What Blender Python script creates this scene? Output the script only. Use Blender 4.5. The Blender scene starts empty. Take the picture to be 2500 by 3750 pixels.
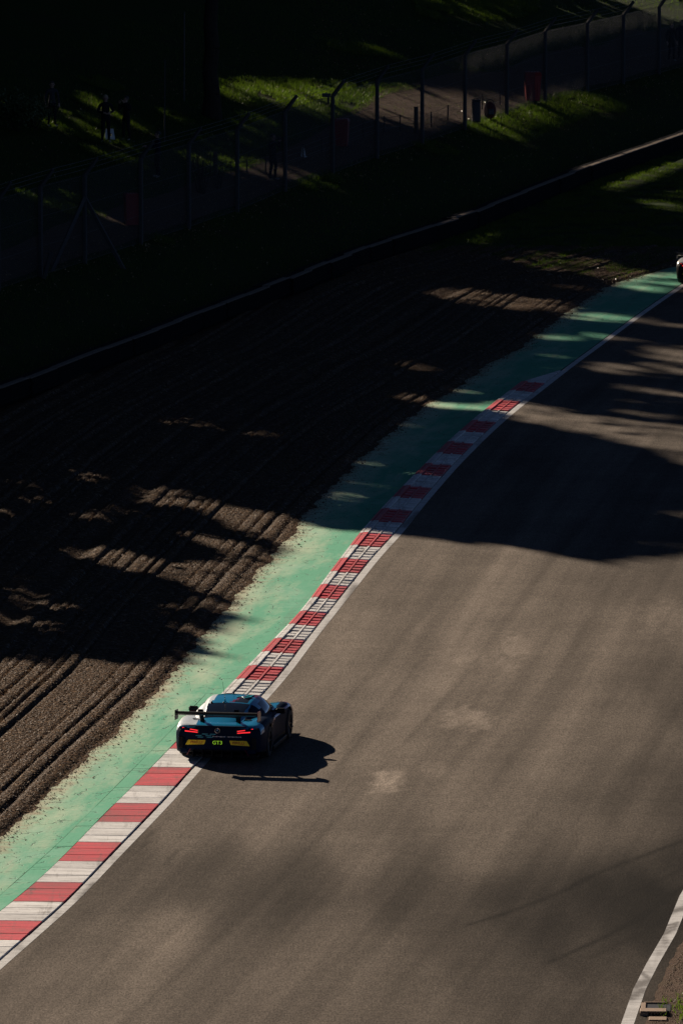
import bpy, bmesh, math, random
import numpy as np
from mathutils import Vector, Matrix

DEBUG = False
random.seed(7)
rng = np.random.default_rng(7)
S = bpy.context.scene
COL = S.collection

# ------------------------------------------------------------------ camera
CAM_H = 29.0
FPX = 30000.0
PITCH = math.atan(3875.0 / FPX)
cam_d = bpy.data.cameras.new('camera')
cam_d.sensor_fit = 'VERTICAL'
cam_d.sensor_height = 36.0
cam_d.sensor_width = 24.0
cam_d.lens = FPX / 3750.0 * 36.0
cam_d.clip_start = 1.0
cam_d.clip_end = 6000.0
cam = bpy.data.objects.new('camera', cam_d)
COL.objects.link(cam)
cam.location = (0, 0, CAM_H)
cam.rotation_euler = (math.pi / 2 - PITCH, 0, 0)
S.camera = cam

# ------------------------------------------------------------------ sky and sun
SUN_EL = math.radians(22.7)
SH = np.array((0.545, -0.838))
SH = SH / np.linalg.norm(SH)                       # the way shadows run on the ground
SHZ = SH / math.tan(SUN_EL)                        # shadow offset per metre of height
w = bpy.data.worlds.new('World')
S.world = w
w.use_nodes = True
nt = w.node_tree
nt.nodes.clear()
sky = nt.nodes.new('ShaderNodeTexSky')
sky.sky_type = 'NISHITA'
sky.sun_disc = False
sky.sun_elevation = SUN_EL
sky.sun_rotation = math.atan2(-SH[0], -SH[1]) % (2 * math.pi)
sky.air_density = 0.16
sky.dust_density = 0.0
sky.ozone_density = 1.5
bgd = nt.nodes.new('ShaderNodeBackground')
bgd.inputs['Strength'].default_value = 0.05
wo = nt.nodes.new('ShaderNodeOutputWorld')
nt.links.new(sky.outputs[0], bgd.inputs[0])
nt.links.new(bgd.outputs[0], wo.inputs[0])
sun_d = bpy.data.lights.new('sun', 'SUN')
sun_d.energy = 5.0
sun_d.angle = math.radians(0.5)
sun_d.color = (1.0, 0.86, 0.70)
sun = bpy.data.objects.new('sun', sun_d)
COL.objects.link(sun)
sdir = Vector((SH[0] * math.cos(SUN_EL), SH[1] * math.cos(SUN_EL), -math.sin(SUN_EL)))
sun.rotation_euler = sdir.to_track_quat('-Z', 'Y').to_euler()
sun.location = (-60, 320, 60)
S.view_settings.view_transform = 'Standard'
S.view_settings.look = 'None'
S.view_settings.gamma = 1.0
S.view_settings.exposure = 0.62
S.view_settings.use_curve_mapping = False
S.render.engine = 'CYCLES'
S.cycles.max_bounces = 5
S.cycles.diffuse_bounces = 2
S.cycles.glossy_bounces = 3
S.cycles.transparent_max_bounces = 8
S.cycles.transmission_bounces = 3
S.cycles.caustics_reflective = False
S.cycles.caustics_refractive = False

# ------------------------------------------------------------------ survey: photograph measurements to metres
def flat(u, v, z0=0.0):
    x = (u - 1250.0) / FPX
    y = (v - 1875.0) / FPX
    dz = math.sin(PITCH) + y * math.cos(PITCH)
    dy = math.cos(PITCH) - y * math.sin(PITCH)
    t = (CAM_H - z0) / dz
    return np.array((x * t, dy * t))

BAR_PX = [(0, 1423), (542, 1219), (956, 1060), (1363, 900), (1737, 778), (2144, 614), (2500, 489)]
BAR_H = 0.68
_bar = np.array([flat(u, v, BAR_H) for u, v in BAR_PX])
_d0 = (_bar[1] - _bar[0]) / np.linalg.norm(_bar[1] - _bar[0])
_d1 = (_bar[-1] - _bar[-2]) / np.linalg.norm(_bar[-1] - _bar[-2])
BAR = np.vstack([_bar[0] - _d0 * 60, _bar, _bar[-1] + _d1 * 60])

def bar_y(x):
    return np.interp(x, BAR[:, 0], BAR[:, 1])
def bar_x(y):
    return np.interp(y, BAR[:, 1], BAR[:, 0])
def gz(x, y):
    """height of the bank behind the barrier"""
    d = np.maximum(0.0, np.asarray(y) - bar_y(x) - 1.0)
    return 0.065 * d
def hit(u, v):
    """ground point seen at a photograph pixel"""
    x = (u - 1250.0) / FPX
    y = (v - 1875.0) / FPX
    dz = math.sin(PITCH) + y * math.cos(PITCH)
    dy = math.cos(PITCH) - y * math.sin(PITCH)
    lo, hi = 60.0, CAM_H / max(dz, 0.02)
    for _ in range(50):
        t = 0.5 * (lo + hi)
        if CAM_H - dz * t > gz(x * t, dy * t):
            lo = t
        else:
            hi = t
    return np.array((x * t, dy * t, float(gz(x * t, dy * t))))

def curve(px):
    p = np.array([flat(u, v) for u, v in px])
    p = p[np.argsort(p[:, 1])]
    a = p[0] + (p[0] - p[2]) / np.linalg.norm(p[0] - p[2]) * 60
    b = p[-1] + (p[-1] - p[-3]) / np.linalg.norm(p[-1] - p[-3]) * 150
    p = np.vstack([a, p, b])
    yy = np.arange(p[0, 1], p[-1, 1], 0.5)
    xx = np.interp(yy, p[:, 1], p[:, 0])
    k = np.hanning(19); k /= k.sum()
    xs = np.convolve(np.pad(xx, 9, mode='reflect', reflect_type='odd'), k, mode='valid')
    return lambda y: np.interp(y, yy, xs)

c_line = curve([(0,3554),(133,3435),(286,3302),(423,3154),(571,3001),(663,2904),(745,2807),(971,2572),(1076,2450),(1130,2373),
                (1287,2174),(1398,2033),(1475,1953),(1539,1868),(1600,1796),(1682,1702),(1797,1587),(1877,1515),(1975,1438),
                (2100,1340),(2231,1244),(2323,1175),(2427,1101),(2500,1052)])
c_kl = curve([(0,3343),(56,3305),(133,3236),(219,3157),(286,3088),(357,3014),(423,2946),(497,2879),(556,2812),(622,2748),(648,2720),
              (808,2553),(1000,2350),(1057,2295),(1100,2247),(1140,2197),(1207,2102),(1245,2054),(1281,2006),(1314,1960),(1356,1914),
              (1396,1868),(1436,1828),(1476,1786),(1556,1705),(1636,1625),(1725,1547),(1817,1472),(1866,1437),(1906,1404),(2010,1330)])
c_kr = curve([(71,3450),(219,3312),(306,3238),(454,3093),(592,2950),(653,2886),(714,2820),(1042,2448),(1124,2351),(1205,2249),(1285,2150),
              (1362,2054),(1438,1960),(1585,1788),(1671,1705),(1745,1626),(1826,1547),(1869,1508),(1926,1472),(1963,1437),(2004,1404),(2055,1360),(2200,1250)])
c_green = curve([(0,3088),(82,3026),(204,2904),(306,2802),(415,2700),(529,2593),(676,2453),(730,2370),(823,2255),(912,2153),(1000,2057),
                 (1112,1914),(1200,1811),(1315,1696),(1470,1558),(1579,1484),(1688,1420),(1803,1329),(1887,1296),(1967,1233),(2099,1135),
                 (2174,1084),(2260,1035),(2415,998)])
c_joint = curve([(0,3282),(204,3103),(301,3006),(459,2848),(607,2700),(755,2543)])
_rl = np.array([flat(u, v) for u, v in [(2274,3750),(2319,3622),(2367,3529),(2430,3421),(2488,3281)]])
def c_right(y):
    """left edge of the white line on the far side of the track"""
    y = np.asarray(y, float)
    near = np.interp(y, _rl[:, 1], _rl[:, 0])
    s0 = (_rl[1, 0] - _rl[0, 0]) / (_rl[1, 1] - _rl[0, 1])
    near = np.where(y < _rl[0, 1], _rl[0, 0] + (y - _rl[0, 1]) * s0, near)
    far = c_line(y) + (_rl[-1, 0] - c_line(_rl[-1, 1])) + 0.004 * (y - _rl[-1, 1])
    return np.where(y > _rl[-1, 1], far, near)

def shadow0(p):
    """where a point's shadow meets the level z = 0"""
    p = np.asarray(p, float)
    return p[..., :2] + SHZ * p[..., 2:3]

# ------------------------------------------------------------------ helpers
def new_mat(name):
    m = bpy.data.materials.new(name)
    m.use_nodes = True
    return m, m.node_tree, m.node_tree.nodes['Principled BSDF']

def simple(name, col, rough=0.6, metal=0.0, spec=0.5, coat=0.0, emit=None, estr=0.0, noise=0.0, nscale=6.0, bump=0.0):
    m, t, b = new_mat(name)
    b.inputs['Base Color'].default_value = (*col, 1)
    b.inputs['Roughness'].default_value = rough
    b.inputs['Metallic'].default_value = metal
    b.inputs['Specular IOR Level'].default_value = spec
    b.inputs['Coat Weight'].default_value = coat
    b.inputs['Coat Roughness'].default_value = 0.05
    if emit:
        b.inputs['Emission Color'].default_value = (*emit, 1)
        b.inputs['Emission Strength'].default_value = estr
    if noise > 0 or bump > 0:
        tc = t.nodes.new('ShaderNodeTexCoord')
        n = t.nodes.new('ShaderNodeTexNoise')
        n.inputs['Scale'].default_value = nscale
        n.inputs['Detail'].default_value = 6
        t.links.new(tc.outputs['Object'], n.inputs['Vector'])
        if noise > 0:
            mx = t.nodes.new('ShaderNodeMix'); mx.data_type = 'RGBA'
            mx.inputs['A'].default_value = (*[c * (1 - noise) for c in col], 1)
            mx.inputs['B'].default_value = (*[min(1, c * (1 + noise)) for c in col], 1)
            t.links.new(n.outputs['Fac'], mx.inputs['Factor'])
            t.links.new(mx.outputs['Result'], b.inputs['Base Color'])
        if bump > 0:
            bp = t.nodes.new('ShaderNodeBump')
            bp.inputs['Strength'].default_value = 1.0
            bp.inputs['Distance'].default_value = bump
            t.links.new(n.outputs['Fac'], bp.inputs['Height'])
            t.links.new(bp.outputs['Normal'], b.inputs['Normal'])
    return m

def set_props(o, label=None, cat=None, group=None, kind=None):
    if label: o['label'] = label
    if cat: o['category'] = cat
    if group: o['group'] = group
    if kind: o['kind'] = kind
    return o

def link(name, me, parent=None, mat=None, smooth=False):
    o = bpy.data.objects.new(name, me)
    COL.objects.link(o)
    if parent: o.parent = parent
    if mat and not me.materials: me.materials.append(mat)
    if smooth:
        me.polygons.foreach_set('use_smooth', np.ones(len(me.polygons), bool))
    return o

def empty(name, loc=(0, 0, 0), rz=0.0, parent=None):
    o = bpy.data.objects.new(name, None)
    COL.objects.link(o)
    o.location = loc
    o.rotation_euler = (0, 0, rz)
    o.empty_display_size = 0.2
    if parent: o.parent = parent
    return o

def quads_mesh(name, V, F):
    """V (n,3) array, F (m,4) array"""
    me = bpy.data.meshes.new(name)
    V = np.ascontiguousarray(V, np.float32); F = np.ascontiguousarray(F, np.int32)
    me.vertices.add(len(V)); me.vertices.foreach_set('co', V.ravel())
    me.loops.add(F.size); me.loops.foreach_set('vertex_index', F.ravel())
    me.polygons.add(len(F))
    me.polygons.foreach_set('loop_start', np.arange(0, F.size, F.shape[1], dtype=np.int32))
    me.polygons.foreach_set('loop_total', np.full(len(F), F.shape[1], np.int32))
    me.update(calc_edges=True)
    return me

def grid_mesh(name, P):
    """P (r,c,3)"""
    r, c = P.shape[:2]
    i = np.arange(r * c).reshape(r, c)
    F = np.stack([i[:-1, :-1], i[:-1, 1:], i[1:, 1:], i[1:, :-1]], -1).reshape(-1, 4)
    me = quads_mesh(name, P.reshape(-1, 3), F)
    a = P[1, 0] - P[0, 0]; b = P[0, 1] - P[0, 0]
    if np.cross(b, a)[2] < 0: me.flip_normals()
    return me

def uv_from(me, uvv):
    """per-vertex (n,2) coordinates in metres stored as a UV map"""
    l = me.uv_layers.new(name='UVMap')
    vi = np.empty(len(me.loops), np.int32); me.loops.foreach_get('vertex_index', vi)
    l.data.foreach_set('uv', np.ascontiguousarray(uvv[vi], np.float32).ravel())

def attr(me, name, vals):
    a = me.attributes.new(name, 'FLOAT', 'POINT')
    a.data.foreach_set('value', np.ascontiguousarray(vals, np.float32).ravel())

def vnoise(x, y, seed=0):
    """value noise, numpy"""
    x = np.asarray(x, float); y = np.asarray(y, float)
    xi = np.floor(x).astype(np.int64); yi = np.floor(y).astype(np.int64)
    fx = x - xi; fy = y - yi
    fx = fx * fx * (3 - 2 * fx); fy = fy * fy * (3 - 2 * fy)
    def h(a, b):
        n = (a * 374761393 + b * 668265263 + seed * 974634777) & 0x7fffffff
        n = ((n ^ (n >> 13)) * 1274126177) & 0x7fffffff
        return ((n ^ (n >> 16)) & 0xffff) / 65535.0
    return (h(xi, yi) * (1 - fx) + h(xi + 1, yi) * fx) * (1 - fy) + (h(xi, yi + 1) * (1 - fx) + h(xi + 1, yi + 1) * fx) * fy
def fbm(x, y, seed=0, oc=4):
    s = 0; a = 1; t = 0
    for k in range(oc):
        s = s + a * vnoise(x * 2 ** k, y * 2 ** k, seed + k); t += a; a *= 0.5
    return s / t

def add_box(bm, c, s, rot=None):
    m = Matrix.Translation(c) @ (rot if rot else Matrix()) @ Matrix.Diagonal((*s, 1))
    return bmesh.ops.create_cube(bm, size=1.0, matrix=m)['verts']
def add_tube(bm, a, b, r0, r1=None, n=8, caps=True):
    a = Vector(a); b = Vector(b); d = b - a
    m = Matrix.Translation((a + b) / 2) @ d.to_track_quat('Z', 'Y').to_matrix().to_4x4()
    return bmesh.ops.create_cone(bm, cap_ends=caps, segments=n, radius1=r0, radius2=r0 if r1 is None else r1, depth=d.length, matrix=m)['verts']
def bm_obj(name, bm, mat, parent=None, smooth=False, bevel=0.0):
    if bevel > 0:
        bmesh.ops.bevel(bm, geom=bm.edges[:], offset=bevel, segments=1, affect='EDGES', clamp_overlap=True)
    bmesh.ops.recalc_face_normals(bm, faces=bm.faces[:])
    me = bpy.data.meshes.new(name)
    bm.to_mesh(me); bm.free()
    return link(name, me, parent, mat, smooth)
def copy_tree(o, parent=None):
    c = o.copy(); COL.objects.link(c); c.parent = parent
    for ch in list(o.children): copy_tree(ch, c)
    return c

# ------------------------------------------------------------------ ground materials
def N(t, kind, **kw):
    n = t.nodes.new(kind)
    for k, v in kw.items():
        if k in n.inputs: n.inputs[k].default_value = v
        else: setattr(n, k, v)
    return n
def mixc(t, fac, a, b, blend='MIX'):
    m = t.nodes.new('ShaderNodeMix'); m.data_type = 'RGBA'; m.blend_type = blend
    for sock, val in (('Factor', fac), ('A', a), ('B', b)):
        if isinstance(val, bpy.types.NodeSocket): t.links.new(val, m.inputs[sock])
        elif isinstance(val, tuple): m.inputs[sock].default_value = (*val, 1) if len(val) == 3 else val
        else: m.inputs[sock].default_value = val
    return m.outputs['Result']
def mth(t, op, a, b=None, clamp=False):
    m = t.nodes.new('ShaderNodeMath'); m.operation = op; m.use_clamp = clamp
    for i, val in enumerate((a, b)):
        if val is None: continue
        if isinstance(val, bpy.types.NodeSocket): t.links.new(val, m.inputs[i])
        else: m.inputs[i].default_value = val
    return m.outputs[0]
def remap(t, v, a, b, c=0.0, d=1.0):
    m = t.nodes.new('ShaderNodeMapRange')
    t.links.new(v, m.inputs[0])
    for i, x in enumerate((a, b, c, d)): m.inputs[i + 1].default_value = x
    return m.outputs[0]
def uvmap(t, sx, sy):
    u = t.nodes.new('ShaderNodeUVMap'); u.uv_map = 'UVMap'
    m = t.nodes.new('ShaderNodeMapping'); m.inputs['Scale'].default_value = (sx, sy, 1)
    t.links.new(u.outputs[0], m.inputs[0])
    return m.outputs[0]
def noise(t, vec, scale, detail=4, rough=0.6):
    n = t.nodes.new('ShaderNodeTexNoise')
    n.inputs['Scale'].default_value = scale; n.inputs['Detail'].default_value = detail; n.inputs['Roughness'].default_value = rough
    if vec is not None: t.links.new(vec, n.inputs['Vector'])
    return n.outputs['Fac']
def objco(t):
    return t.nodes.new('ShaderNodeTexCoord').outputs['Object']
def bump(t, b, h, dist, strength=1.0):
    p = t.nodes.new('ShaderNodeBump'); p.inputs['Distance'].default_value = dist; p.inputs['Strength'].default_value = strength
    t.links.new(h, p.inputs['Height']); t.links.new(p.outputs[0], b.inputs['Normal'])

def mat_asphalt():
    m, t, b = new_mat('worn_asphalt')
    oc = objco(t)
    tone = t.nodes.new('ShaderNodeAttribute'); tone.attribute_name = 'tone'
    mp = t.nodes.new('ShaderNodeMapping'); mp.inputs['Scale'].default_value = (1, 0.34, 1); t.links.new(oc, mp.inputs[0])
    grain = noise(t, mp.outputs[0], 22.0, 2, 0.9)
    fine = noise(t, mp.outputs[0], 6.0, 3, 0.8)
    broad = noise(t, oc, 0.35, 4)
    streak = noise(t, uvmap(t, 1.6, 0.05), 1.0, 5)
    v = mth(t, 'MULTIPLY', remap(t, grain, 0.3, 0.7, 0.52, 1.48), remap(t, fine, 0.3, 0.7, 0.82, 1.18))
    v = mth(t, 'MULTIPLY', v, remap(t, broad, 0.3, 0.7, 0.88, 1.12))
    v = mth(t, 'MULTIPLY', v, remap(t, streak, 0.3, 0.7, 0.82, 1.18))
    v = mth(t, 'MULTIPLY', v, remap(t, noise(t, uvmap(t, 0.45, 0.018), 1.0, 3), 0.35, 0.65, 0.84, 1.16))
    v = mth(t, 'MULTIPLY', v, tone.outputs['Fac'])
    col = mixc(t, 1.0, (0.158, 0.131, 0.107), v, 'MULTIPLY')
    t.links.new(col, b.inputs['Base Color'])
    b.inputs['Roughness'].default_value = 0.85
    b.inputs['Specular IOR Level'].default_value = 0.02
    bump(t, b, grain, 0.010)
    return m

def mat_green():
    m, t, b = new_mat('worn_green_paint')
    oc = objco(t)
    uv = uvmap(t, 1, 1)
    sep = t.nodes.new('ShaderNodeSeparateXYZ'); t.links.new(uv, sep.inputs[0])
    wear = noise(t, uvmap(t, 1.2, 0.22), 1.0, 6, 0.65)
    blotch = noise(t, oc, 0.5, 5)
    speck = noise(t, oc, 7.0, 4, 0.75)
    # paint is worn down to pale concrete towards the gravel
    k = mth(t, 'ADD', remap(t, sep.outputs[0], 1.2, 3.3, -0.10, 0.78), remap(t, wear, 0.3, 0.7, -0.42, 0.42))
    k = mth(t, 'ADD', k, remap(t, speck, 0.3, 0.7, -0.12, 0.12), True)
    c = mixc(t, k, (0.070, 0.36, 0.205), (0.57, 0.58, 0.41))
    c = mixc(t, remap(t, blotch, 0.52, 0.72, 0.0, 0.55), c, (0.24, 0.46, 0.33))
    tan = noise(t, uvmap(t, 1.1, 0.16), 2.3, 4)
    c = mixc(t, remap(t, tan, 0.6, 0.78, 0.0, 0.5), c, (0.42, 0.36, 0.27))
    ed = t.nodes.new('ShaderNodeAttribute'); ed.attribute_name = 'edge'
    es = mth(t, 'ADD', ed.outputs['Fac'], remap(t, noise(t, oc, 2.5, 5), 0.3, 0.7, -0.30, 0.35))
    c = mixc(t, remap(t, es, -0.10, 0.42, 0.85, 0.0), c, (0.30, 0.235, 0.14))
    rb = noise(t, uvmap(t, 2.2, 0.07), 1.0, 5)
    c = mixc(t, remap(t, rb, 0.58, 0.8, 0.0, 0.55), c, (0.10, 0.19, 0.14))
    # cracks
    wob = noise(t, oc, 1.6, 4)
    wv = t.nodes.new('ShaderNodeMapping'); wv.inputs['Scale'].default_value = (1.9, 1.25, 1)
    t.links.new(uv, wv.inputs[0])
    ad = t.nodes.new('ShaderNodeMix'); ad.data_type = 'VECTOR'; ad.inputs['Factor'].default_value = 0.1
    t.links.new(wv.outputs[0], ad.inputs['A'])
    nc = t.nodes.new('ShaderNodeTexNoise'); nc.inputs['Scale'].default_value = 2.2; nc.inputs['Detail'].default_value = 5
    t.links.new(oc, nc.inputs['Vector'])
    sc = t.nodes.new('ShaderNodeVectorMath'); sc.operation = 'SCALE'; sc.inputs['Scale'].default_value = 6.0
    t.links.new(nc.outputs['Color'], sc.inputs[0]); t.links.new(sc.outputs[0], ad.inputs['B'])
    vo = t.nodes.new('ShaderNodeTexVoronoi'); vo.feature = 'DISTANCE_TO_EDGE'; vo.inputs['Scale'].default_value = 1.0
    t.links.new(ad.outputs['Result'], vo.inputs['Vector'])
    where = remap(t, noise(t, oc, 2.6, 3), 0.50, 0.60, 0.0, 1.0)
    crack = mth(t, 'MULTIPLY', remap(t, vo.outputs['Distance'], 0.0, 0.028, 0.85, 0.0), where, True)
    c = mixc(t, crack, c, (0.05, 0.06, 0.045))
    t.links.new(c, b.inputs['Base Color'])
    b.inputs['Roughness'].default_value = 0.8
    b.inputs['Specular IOR Level'].default_value = 0.25
    h = mth(t, 'SUBTRACT', mth(t, 'MULTIPLY', speck, 0.5), mth(t, 'MULTIPLY', crack, 1.2))
    bump(t, b, h, 0.02)
    return m

def mat_gravel():
    m, t, b = new_mat('brown_gravel')
    oc = objco(t)
    vo = t.nodes.new('ShaderNodeTexVoronoi'); vo.inputs['Scale'].default_value = 14.0
    t.links.new(oc, vo.inputs['Vector'])
    sep = t.nodes.new('ShaderNodeSeparateColor'); t.links.new(vo.outputs['Color'], sep.inputs[0])
    c = mixc(t, sep.outputs[0], (0.018, 0.0100, 0.0050), (0.118, 0.068, 0.033))
    c = mixc(t, remap(t, sep.outputs[1], 0.95, 0.99), c, (0.32, 0.22, 0.135))
    br = noise(t, oc, 0.3, 4)
    c = mixc(t, remap(t, br, 0.35, 0.65, 0.0, 0.5), c, (0.055, 0.028, 0.012))
    t.links.new(c, b.inputs['Base Color'])
    t.links.new(remap(t, sep.outputs[2], 0, 1, 0.45, 0.95), b.inputs['Roughness'])
    b.inputs['Specular IOR Level'].default_value = 0.03
    h = mth(t, 'ADD', mth(t, 'MULTIPLY', vo.outputs['Distance'], -1.0), noise(t, oc, 5.0, 4))
    bump(t, b, h, 0.05)
    return m

def mat_grass(base=(0.035, 0.055, 0.012)):
    m, t, b = new_mat('turf')
    oc = objco(t)
    n1 = noise(t, oc, 5.0, 6, 0.75); n2 = noise(t, oc, 0.25, 4)
    c = mixc(t, n1, (0.010, 0.019, 0.003), (0.040, 0.070, 0.008))
    c = mixc(t, remap(t, n2, 0.45, 0.7, 0, 0.7), c, (0.034, 0.033, 0.012))
    t.links.new(c, b.inputs['Base Color'])
    b.inputs['Roughness'].default_value = 0.9
    b.inputs['Specular IOR Level'].default_value = 0.05
    bump(t, b, n1, 0.06)
    return m

def mat_dirt():
    m, t, b = new_mat('reddish_dirt')
    oc = objco(t)
    n1 = noise(t, oc, 6.0, 6, 0.8); n2 = noise(t, oc, 0.8, 4)
    c = mixc(t, n1, (0.04, 0.025, 0.017), (0.155, 0.098, 0.066))
    c = mixc(t, remap(t, n2, 0.5, 0.7, 0, 0.6), c, (0.11, 0.085, 0.05))
    t.links.new(c, b.inputs['Base Color'])
    b.inputs['Roughness'].default_value = 0.9
    b.inputs['Specular IOR Level'].default_value = 0.06
    bump(t, b, n1, 0.06)
    return m

def mat_paint(name, col, dirt=(0.16, 0.14, 0.12), amt=0.45, wear=False):
    m, t, b = new_mat(name)
    oc = objco(t)
    n1 = noise(t, uvmap(t, 0.7, 3.2), 1.3, 6, 0.7); n2 = noise(t, oc, 14.0, 4, 0.8); n3 = noise(t, oc, 1.1, 4)
    f = mth(t, 'ADD', mth(t, 'MULTIPLY', remap(t, n1, 0.44, 0.70), amt), mth(t, 'MULTIPLY', remap(t, n2, 0.52, 0.7), 0.35 * amt), True)
    f = mth(t, 'ADD', f, mth(t, 'MULTIPLY', remap(t, n3, 0.55, 0.7), 0.3 * amt), True)
    oi = t.nodes.new('ShaderNodeObjectInfo')
    hv = t.nodes.new('ShaderNodeHueSaturation'); t.links.new(remap(t, oi.outputs['Random'], 0, 1, 0.80, 1.06), hv.inputs['Value']); hv.inputs['Color'].default_value = (*col, 1)
    col = hv.outputs['Color']
    if 'kerb' in name:   # rubber smeared along the kerb by passing tyres, and chipped paint
        sk = noise(t, uvmap(t, 4.5, 0.32), 1.0, 5, 0.7)
        f = mth(t, 'ADD', f, mth(t, 'MULTIPLY', remap(t, sk, 0.54, 0.76), 0.75), True)
        f = mth(t, 'ADD', f, mth(t, 'MULTIPLY', remap(t, noise(t, oc, 5.0, 6, 0.8), 0.60, 0.68), 0.5), True)
    if wear:
        at = t.nodes.new('ShaderNodeAttribute'); at.attribute_name = 'wear'
        f = mth(t, 'ADD', f, mth(t, 'MULTIPLY', at.outputs['Fac'], remap(t, n2, 0.3, 0.6, 0.7, 1.1)), True)
    c = mixc(t, f, col, dirt)
    t.links.new(c, b.inputs['Base Color'])
    b.inputs['Roughness'].default_value = 0.55
    bump(t, b, n2, 0.006)
    return m

M = {}
M['asphalt'] = mat_asphalt()
M['green'] = mat_green()
M['gravel'] = mat_gravel()
M['grass'] = mat_grass()
M['dirt'] = mat_dirt()
M['white_line'] = mat_paint('worn_white_line', (0.60, 0.585, 0.565), (0.15, 0.135, 0.12), 0.55, True)
M['kerb_white'] = mat_paint('kerb_white_paint', (0.82, 0.80, 0.775), (0.22, 0.20, 0.185), 0.7)
M['kerb_red'] = mat_paint('kerb_red_paint', (0.66, 0.036, 0.056), (0.17, 0.060, 0.052), 0.75)
M['soil'] = simple('dark_soil', (0.022, 0.018, 0.014), 0.95, spec=0.05, noise=0.5, nscale=3, bump=0.02)

# ------------------------------------------------------------------ the ground sheets
def strip(name, fL, fR, y0, y1, dy, nu, z, mat, zf=None, kind='structure', parent=None, base=None):
    ys = np.arange(y0, y1 + dy * 0.5, dy)
    L = fL(ys); R = fR(ys)
    k = np.linspace(0, 1, nu)
    X = L[:, None] * (1 - k) + R[:, None] * k
    Y = np.repeat(ys[:, None], nu, 1)
    Z = np.full_like(X, z)
    if zf is not None: Z = Z + zf(X, Y)
    me = grid_mesh(name, np.stack([X, Y, Z], -1))
    b = c_line(Y) - X if base is None else base(Y) - X
    uv_from(me, np.stack([b, Y], -1).reshape(-1, 2))
    attr(me, 'edge', X - L[:, None])
    o = link(name, me, parent, mat)
    if kind: o['kind'] = kind
    return o, X, Y

# one sheet of earth out to the horizon
P = np.array([[[-2500, -800, -0.12], [2500, -800, -0.12]], [[-2500, 4000, -0.12], [2500, 4000, -0.12]]], float)
o = link('ground', grid_mesh('ground', P), None, M['soil']); o['kind'] = 'structure'

# the track
GAP = 0.205
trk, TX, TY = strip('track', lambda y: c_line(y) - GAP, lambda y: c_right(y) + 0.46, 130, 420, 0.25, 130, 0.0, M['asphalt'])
def seg_dist(X, Y, pts):
    d = np.full(X.shape, 1e9)
    for a, b in zip(pts[:-1], pts[1:]):
        a = np.array(a); b = np.array(b); ab = b - a
        tt = np.clip(((X - a[0]) * ab[0] + (Y - a[1]) * ab[1]) / (ab @ ab), 0, 1)
        d = np.minimum(d, np.hypot(X - a[0] - tt * ab[0], Y - a[1] - tt * ab[1]))
    return d
tone = np.ones_like(TX)
U = TX - c_line(TY)
# rubber laid down by the cars, running with the track
tone *= 1 - 0.20 * np.exp(-((U - 3.3 + 0.03 * (TY - 180)) / 0.9) ** 2) * (TY < 240)
tone *= 1 - 0.10 * np.exp(-((U - 6.4) / 0.8) ** 2)
edge = U - (7.75 + 0.014 * (TY - 155) + 0.2 * (fbm(TY * 0.1, TY * 0 + 1, 17) - 0.5))
tone *= 1 - 0.10 / (1 + np.exp(-edge / 0.10))
seam = U - (3.95 + 0.018 * (TY - 179))
tone *= (1 - 0.20 * np.exp(-(seam / 0.10) ** 2)) * (1 + 0.07 * np.exp(-((seam + 0.7) / 0.6) ** 2) - 0.06 * np.exp(-((seam - 0.8) / 0.6) ** 2))
for u0, wd, am in ((1.6, 0.12, -0.07), (2.4, 0.3, 0.07), (5.6, 0.25, 0.08), (6.5, 0.15, -0.10), (7.3, 0.35, 0.09), (9.4, 0.2, -0.10), (10.1, 0.3, 0.06)):
    tone *= 1 + am * np.exp(-((U - u0 - 0.016 * (TY - 170) - 0.3 * (fbm(TY * 0.06, TY * 0 + u0, 18) - 0.5)) / wd) ** 2)
# broad differences in how much rubber and dust lies on the surface
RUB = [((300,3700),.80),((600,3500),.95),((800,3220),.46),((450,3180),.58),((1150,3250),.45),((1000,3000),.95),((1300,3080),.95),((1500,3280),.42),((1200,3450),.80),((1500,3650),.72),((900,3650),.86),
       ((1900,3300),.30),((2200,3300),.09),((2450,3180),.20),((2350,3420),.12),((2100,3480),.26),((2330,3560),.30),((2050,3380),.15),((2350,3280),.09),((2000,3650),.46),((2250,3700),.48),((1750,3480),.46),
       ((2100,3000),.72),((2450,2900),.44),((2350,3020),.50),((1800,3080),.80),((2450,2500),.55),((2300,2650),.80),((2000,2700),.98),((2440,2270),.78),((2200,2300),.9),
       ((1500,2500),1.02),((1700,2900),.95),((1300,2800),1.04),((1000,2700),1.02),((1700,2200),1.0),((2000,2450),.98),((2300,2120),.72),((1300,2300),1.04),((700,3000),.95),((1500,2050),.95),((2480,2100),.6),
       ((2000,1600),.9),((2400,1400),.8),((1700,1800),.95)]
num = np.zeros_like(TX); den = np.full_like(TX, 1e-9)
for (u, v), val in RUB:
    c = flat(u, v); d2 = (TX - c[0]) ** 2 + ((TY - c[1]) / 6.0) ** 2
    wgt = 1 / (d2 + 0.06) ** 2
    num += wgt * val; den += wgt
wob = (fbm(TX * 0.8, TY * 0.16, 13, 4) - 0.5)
tone *= np.clip(num / den + 0.22 * wob, 0.10, 1.3)
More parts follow.
